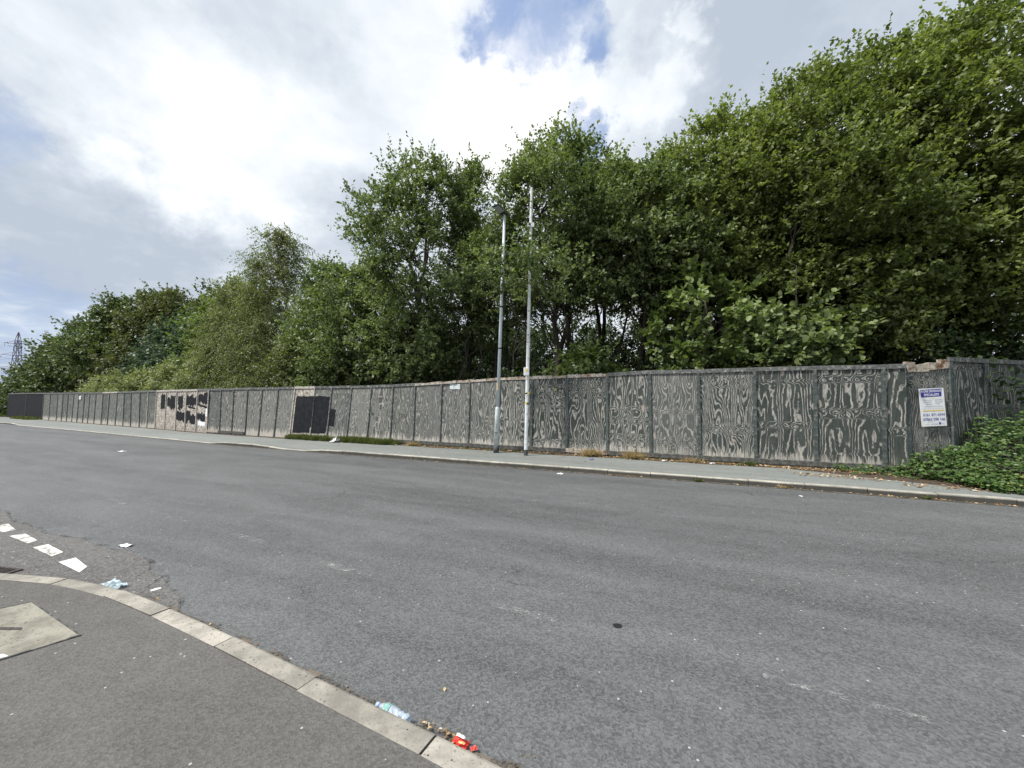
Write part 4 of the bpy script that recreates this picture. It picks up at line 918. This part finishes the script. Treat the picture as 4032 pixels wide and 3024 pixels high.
nr = unit(np.tile([[-.15, -.45, .85]], (len(Pq), 1))+r.normal(size=Pq.shape)*.38)
tone = np.clip(np.tile(r.uniform(.1, .8, len(P)), 3)+r.normal(size=len(Pq))*.12, 0, .93); tone[r.uniform(size=len(tone)) < .012] = 1.
M_near = (Pq[:, 2] > 0)
big = np.argsort(-(S/np.linalg.norm(Pq-np.array([0, 0, 1.7]), axis=1))*(Pq[:, 2] > .1+.75*np.array([mound_h(a, b) for a, b in Pq[:, :2]])))[:300]
mask = np.ones(len(Pq), bool); mask[big] = False
me = leaves_mesh('foliage', (Pq-np.array([9.8, 7.8, .1]))[mask], A[mask], nr[mask], S[mask], tone[mask], True, .8); tag(link('foliage', me, L['bramble'], bb), kind='stuff'); NTRI[0] += len(Pq)*4
variants = []
for j in range(6):
    me = leaves_mesh('leaf', np.zeros((1, 3)), np.array([[1., 0, 0]]), np.array([[0, 0, 1.]]), np.array([1.]), np.array([.15+.14*j]), True, .8); me.materials.append(L['bramble']); variants.append(me)
for i in big:
    o = link('leaf', variants[min(5, int(tone[i]*6))], None, bb)
    ax = Vector(A[i]).normalized(); s_ = ax.cross(Vector(nr[i])).normalized(); u = s_.cross(ax)
    m4 = Matrix((ax, -s_, u)).transposed().to_4x4(); m4.translation = Vector(Pq[i])-Vector((9.8, 7.8, .1)); o.matrix_local = m4 @ Matrix.Scale(float(S[i]), 4)
mb = MB()
for i in range(110):
    x = r.uniform(8.2, 15.5); y = interp(FK, x)+r.uniform(.8, 2.2); h = mound_h(x, y); a = r.uniform(0, 6.28)
    p0 = np.array([x, y, .1+h*.7]); p1 = p0+np.array([math.cos(a)*.6, math.sin(a)*.5-.1, r.uniform(.05, .3)]); mb.tube([tuple(q-np.array([9.8, 7.8, .1])) for q in limb_pts(p0, p1, r, .3, 4)], .005, 4, False)
tag(mb.build('stems', M['bark'], bb), kind='stuff')

# ------------------------------------------------------------------ grasses and weeds at the fence foot
def blades(name, centers, nper, spread, h, leaf, seed, parent=None, loc=None, wid=.008, curl=.5):
    r = np.random.default_rng(seed); c = np.repeat(np.array(centers, float), nper, 0); n = len(c)
    P = c+np.stack([r.normal(size=n)*spread, r.normal(size=n)*spread*.5, np.zeros(n)], 1)
    d = unit(np.stack([r.normal(size=n)*curl, r.normal(size=n)*curl, np.ones(n)], 1)); ln = h*r.uniform(.4, 1.2, n)
    s_ = unit(np.cross(d, r.normal(size=(n, 3))))*wid; mid = P+d*ln[:, None]*.55; tip = P+d*ln[:, None]*.95+np.stack([d[:, 0], d[:, 1], -np.abs(r.normal(size=n)*.2)], 1)*ln[:, None]*.35
    V = np.stack([P-s_, P+s_, mid+s_*.8, mid-s_*.8, tip], 1).reshape(-1, 3)
    if loc is not None: V = V-np.array(loc)
    b = np.arange(n)[:, None]*5; F = np.concatenate([b+[[0, 1, 2]], b+[[0, 2, 3]], b+[[3, 2, 4]]])
    me = npmesh(name, V, F, np.repeat(r.uniform(0, 1, n), 5)); NTRI[0] += n*3
    return link(name, me, L[leaf], parent, loc=None if parent else loc)
def along(x0, x1, n, off0, off1, r, z=.105):
    xs_ = r.uniform(x0, x1, n); return [(a, interp([(j[0], j[1]) for j in J], a)-r.uniform(off0, off1), z) for a in xs_]
r = np.random.default_rng(44)
g1 = blades('grass', along(-9.75, -7.5, 90, .1, .4, r)+along(-7.1, -4.2, 130, .08, .45, r)+along(-6.6, -5.4, 60, .08, .4, r), 34, .07, .27, 'grass', 1); tag(g1, kind='stuff')
g2 = blades('grass', along(-47.3, -42.4, 90, .2, .9, r)+along(-60, -54, 160, -.5, 2.5, r), 14, .16, .3, 'grass', 2, wid=.02); tag(g2, kind='stuff')
g3 = blades('grass', along(-3.4, 6, 30, .05, .3, r), 10, .04, .09, 'grass', 3); tag(g3, kind='stuff')
for i, (lb, x, n, h, lf_) in enumerate([('pale straw tuft of dead grass at the hoarding foot right of the pale pole', 2.35, 16, .30, 'straw'), ('brown dead weed clump against the bleached foot of the hoarding', 3.45, 18, .30, 'straw'), ('low straw coloured weed lying at the fence foot further right', 4.75, 12, .16, 'straw'), ('small tan weed by the hoarding left of the lamp', -3.55, 8, .22, 'straw'), ('tiny green weed with yellow flowers at the fence foot', 5.95, 5, .16, 'grass')]):
    y = interp([(j[0], j[1]) for j in J], x)-.2
    e = empty('weed_clump', (x, y, .105), lb, 'weed'); c = [(x+r.normal()*.12, y+r.normal()*.05, .105) for _ in range(n)]
    blades('blades', c, 34, .05, h, lf_, 60+i, e, (x, y, .105), .006, .9)['kind'] = 'stuff'
for i, (lb, x) in enumerate([('small yellowing weed growing in the kerb joint below the advertising board', 7.25), ('little dry weed in the far kerb joint left of the brambles', 5.35), ('green weed sprouting from the kerb edge beside the brambles', 4.0)]):
    y = interp(FK, x)-.02; e = empty('kerb_weed', (x, y, .01), lb, 'weed'); blades('blades', [(x+r.normal()*.06, y-.02, .01) for _ in range(4)], 14, .03, .09, 'grass' if i != 1 else 'straw', 80+i, e, (x, y, .01), .008, 1.1)['kind'] = 'stuff'

# ------------------------------------------------------------------ fallen leaves and litter
def flakes(name, P, sz, leaf, seed, width=.7):
    r = np.random.default_rng(seed); P = np.array(P, float); n = len(P); a = r.uniform(0, 6.28, n)
    A = np.stack([np.cos(a), np.sin(a), r.normal(size=n)*.2], 1); nr = unit(np.tile([[0, 0, 1.]], (n, 1))+r.normal(size=(n, 3))*.35)
    me = leaves_mesh(name, P, A, nr, sz*r.uniform(.4, 1.4, n), r.uniform(0, 1, n), width=width); return tag(link(name, me, L[leaf]), kind='stuff')
r = np.random.default_rng(70); fp = []
for i in range(4200):
    x = r.uniform(-9, 8.3) if r.uniform() < .75 else r.uniform(3, 9.3); yb = interp([(j[0], j[1]) for j in J], min(8.8, x)); fp.append((x, yb-abs(r.normal())*.16-.02-(.35*r.uniform()*max(0, x-6.2)/2), .117))
for i in range(600): x = r.uniform(6.2, 12); fp.append((x, interp(FK, x)+.55+abs(r.normal())*.3+(.5 if x < 7.5 else 0), .117))
flakes('leaf_litter', fp, .055, 'dead', 4)
fp = []
for x0, n, s_ in ((7.1, 90, .5), (5.2, 30, .6), (2.55, 70, .28), (8.4, 40, .8), (-1, 25, 1.5)):
    for i in range(n): x = x0+r.normal()*s_; fp.append((x, interp(FK, x)-.02-abs(r.normal())*.05, .012))
for i in range(120): x = r.uniform(-14, 12); fp.append((x, interp(FK, x)+r.uniform(.2, 2.), .106))
flakes('gutter_leaves', fp, .045, 'dead', 5)
fp = [(-.18+r.normal()*.05-.1*t, 2.02+.05*t+r.normal()*.015, .012) for t in np.linspace(-2, 2.2, 1)]
for i in range(34): t = r.uniform(0, 1); fp.append((-.47+.22*t+r.normal()*.01, 2.095-.115*t+abs(r.normal())*.012, .012+abs(r.normal())*.008))
for i in range(40): s_ = r.uniform(-.5, 7); q_ = fat(s00+s_, front); fp.append((q_.x+.02+abs(r.normal())*.06, q_.y+.03+abs(r.normal())*.05, .01))
for q_ in ((.03, 1.86), (-1.16, 2.56), (-1.02, 2.44), (-.98, 2.36), (-.4, 2.36), (.16, 1.74)): fp.append((*q_, .012))
flakes('kerbside_crumbs', fp, .022, 'dead', 6)
# crushed water bottle
def plastic(name, c, al=.55):
    m, k = mat(name); g = k.n('TexCoord').outputs['Object']; n = k.noise(g, 40., 3., .6)
    p = k.n('BsdfPrincipled', {'Base Color': c, 'Roughness': .25, 'Specular IOR Level': .7}); k.put(p.inputs['Normal'], k.n('Bump', {'Height': n, 'Strength': .6, 'Distance': .01}))
    mx = k.n('MixShader'); k.put(mx.inputs[0], al); k.put(mx.inputs[1], k.n('BsdfTransparent', {'Color': (.85, .92, 1)})); k.put(mx.inputs[2], p)
    k.t.links.new(mx.outputs[0], k.n('OutputMaterial').inputs[0]); return m
M['pet'] = plastic('clear_blue_plastic', (.60, .70, .80), .55); M['petlabel'] = plain('bottle_label_green', (.22, .42, .38), .4, .3, 60., c2=(.2, .28, .45), s2=40.); M['cap'] = plastic('pale_blue_cap', (.42, .55, .8), .9)
M['film'] = plastic('pale_blue_film', (.62, .74, .77), .5)
bo = empty('crushed_bottle', (-.672, 2.165, .028), 'crushed clear blue plastic water bottle lying in the gutter against the near kerb', 'bottle', rz=math.atan2(-.15, .27))
def crumple(mb, amp, seed):
    r2 = random.Random(seed); mb.v = [(x+r2.uniform(-amp, amp)*.4, y+r2.uniform(-amp, amp), z+r2.uniform(-amp, amp)*.6) for x, y, z in mb.v]; return mb
crumple(MB().tube([(-.06, 0, 0), (-.045, 0, .0), (-.02, 0, .0)], [.013, .02, .029], 12), .002, 1).build('shoulder', M['pet'], bo, True)
MB().tube([(-.085, 0, 0), (-.066, 0, 0)], .0145, 14).build('cap', M['cap'], bo, True)
crumple(MB().tube([(-.02, 0, 0), (-.0, 0, .0), (.018, 0, 0)], [.0295, .031, .029], 12, False), .002, 2).build('label_band', M['petlabel'], bo)
crumple(MB().tube([(.019+i*.016, 0, 0) for i in range(9)], [.028, .031, .025, .03, .024, .029, .025, .03, .024], 12), .005, 3).build('body', M['pet'], bo)
# red crisp packet
M['red'] = plain('red_foil', (.68, .05, .04), .35, .15, 30.); M['orange'] = plain('orange_print', (.75, .33, .12), .4, .2, 30.)
def crinkle_sheet(w_, d_, nx, ny, amp, seed, z0=.0, prof=None):
    r2 = random.Random(seed); mb = MB(); vs = []
    for j in range(ny):
        for i in range(nx):
            u, v_ = i/(nx-1)-.5, j/(ny-1)-.5; e = (1-(2*u)**2)*(1-(2*v_)**2)
            vs.append((u*w_*(1+r2.uniform(-.08, .08)), v_*d_*(1+r2.uniform(-.12, .12)), z0+abs(r2.gauss(0, amp))+e*amp*1.6))
    mb.add(vs, [(j*nx+i, j*nx+i+1, (j+1)*nx+i+1, (j+1)*nx+i) for j in range(ny-1) for i in range(nx-1)]); return mb
cp = empty('crisp_packet', (-.255, 1.985, .006), 'crumpled red foil snack packet with white print in the gutter by the near kerb', 'litter', rz=R(-25))
def solid(o, t=.003): s_ = o.modifiers.new('s', 'SOLIDIFY'); s_.thickness = t; return o
solid(crinkle_sheet(.085, .045, 9, 6, .009, 4).build('foil', M['red'], cp))
o = crinkle_sheet(.05, .016, 5, 3, .003, 5, .036).build('white_print', M['white'], cp); o = crinkle_sheet(.035, .014, 4, 3, .003, 6, .028).build('orange_print', M['orange'], cp); o.location = (.02, -.02, 0)
cp2 = solid(crinkle_sheet(.03, .02, 5, 4, .007, 7, .012).build('foil_scrap', M['red'], None, loc=(-.185, 1.945, .004), rz=.3)); tag(cp2, 'small torn scrap of red foil just beyond the snack packet', 'litter')
fm = solid(crinkle_sheet(.24, .10, 10, 7, .014, 8, .008).build('plastic_film', M['film'], None, loc=(-3.66, 3.62, .004), rz=R(-22))); tag(fm, 'crumpled pale blue plastic wrapper on the curved kerb edge near the white dash', 'litter')
for i, (lb, x, y, s_, nm) in enumerate([('flattened white paper cup scrap on the road beyond the white dashes', -4.55, 4.62, .15, 'paper_scrap'), ('white paper scrap on the road in front of the pale pole', 1.13, 9.13, .14, 'paper_scrap'), ('white lid lying on the far carriageway to the left', -12.45, 12.36, .2, 'paper_scrap'), ('white paper scrap at the fence foot right of centre', 4.1, 10.45, .15, 'paper_scrap'), ('second white scrap at the fence foot below the dark panel', 5.15, 9.98, .16, 'paper_scrap'),
                                         ('small white scrap near the curved kerb beside the blue wrapper', -3.22, 3.56, .07, 'paper_scrap'), ('white and blue rubbish bag among the grass by the black square', -6.95, 15.3, .4, 'rubbish_bag'), ('purple wrapper lying on the far footway by the dead grass', 2.2, 10.75, .18, 'wrapper'), ('white litter scrap at the bramble foot by the kerb', 8.95, 6.95, .16, 'paper_scrap'), ('white paper scrap on the carriageway below the advertising board', 5.2, 7.0, .07, 'paper_scrap')]):
    z = .006 if nm == 'paper_scrap' and y < 9.5 and x < 8 and x > -20 else .115
    o = solid(crinkle_sheet(s_, s_*.55, 6, 5, s_*.05 if nm != 'rubbish_bag' else .06, 20+i).build(nm, M['white'] if nm != 'wrapper' else M['signtext'], None, loc=(x, y, z), rz=R(-20+i*13))); tag(o, lb, 'litter')
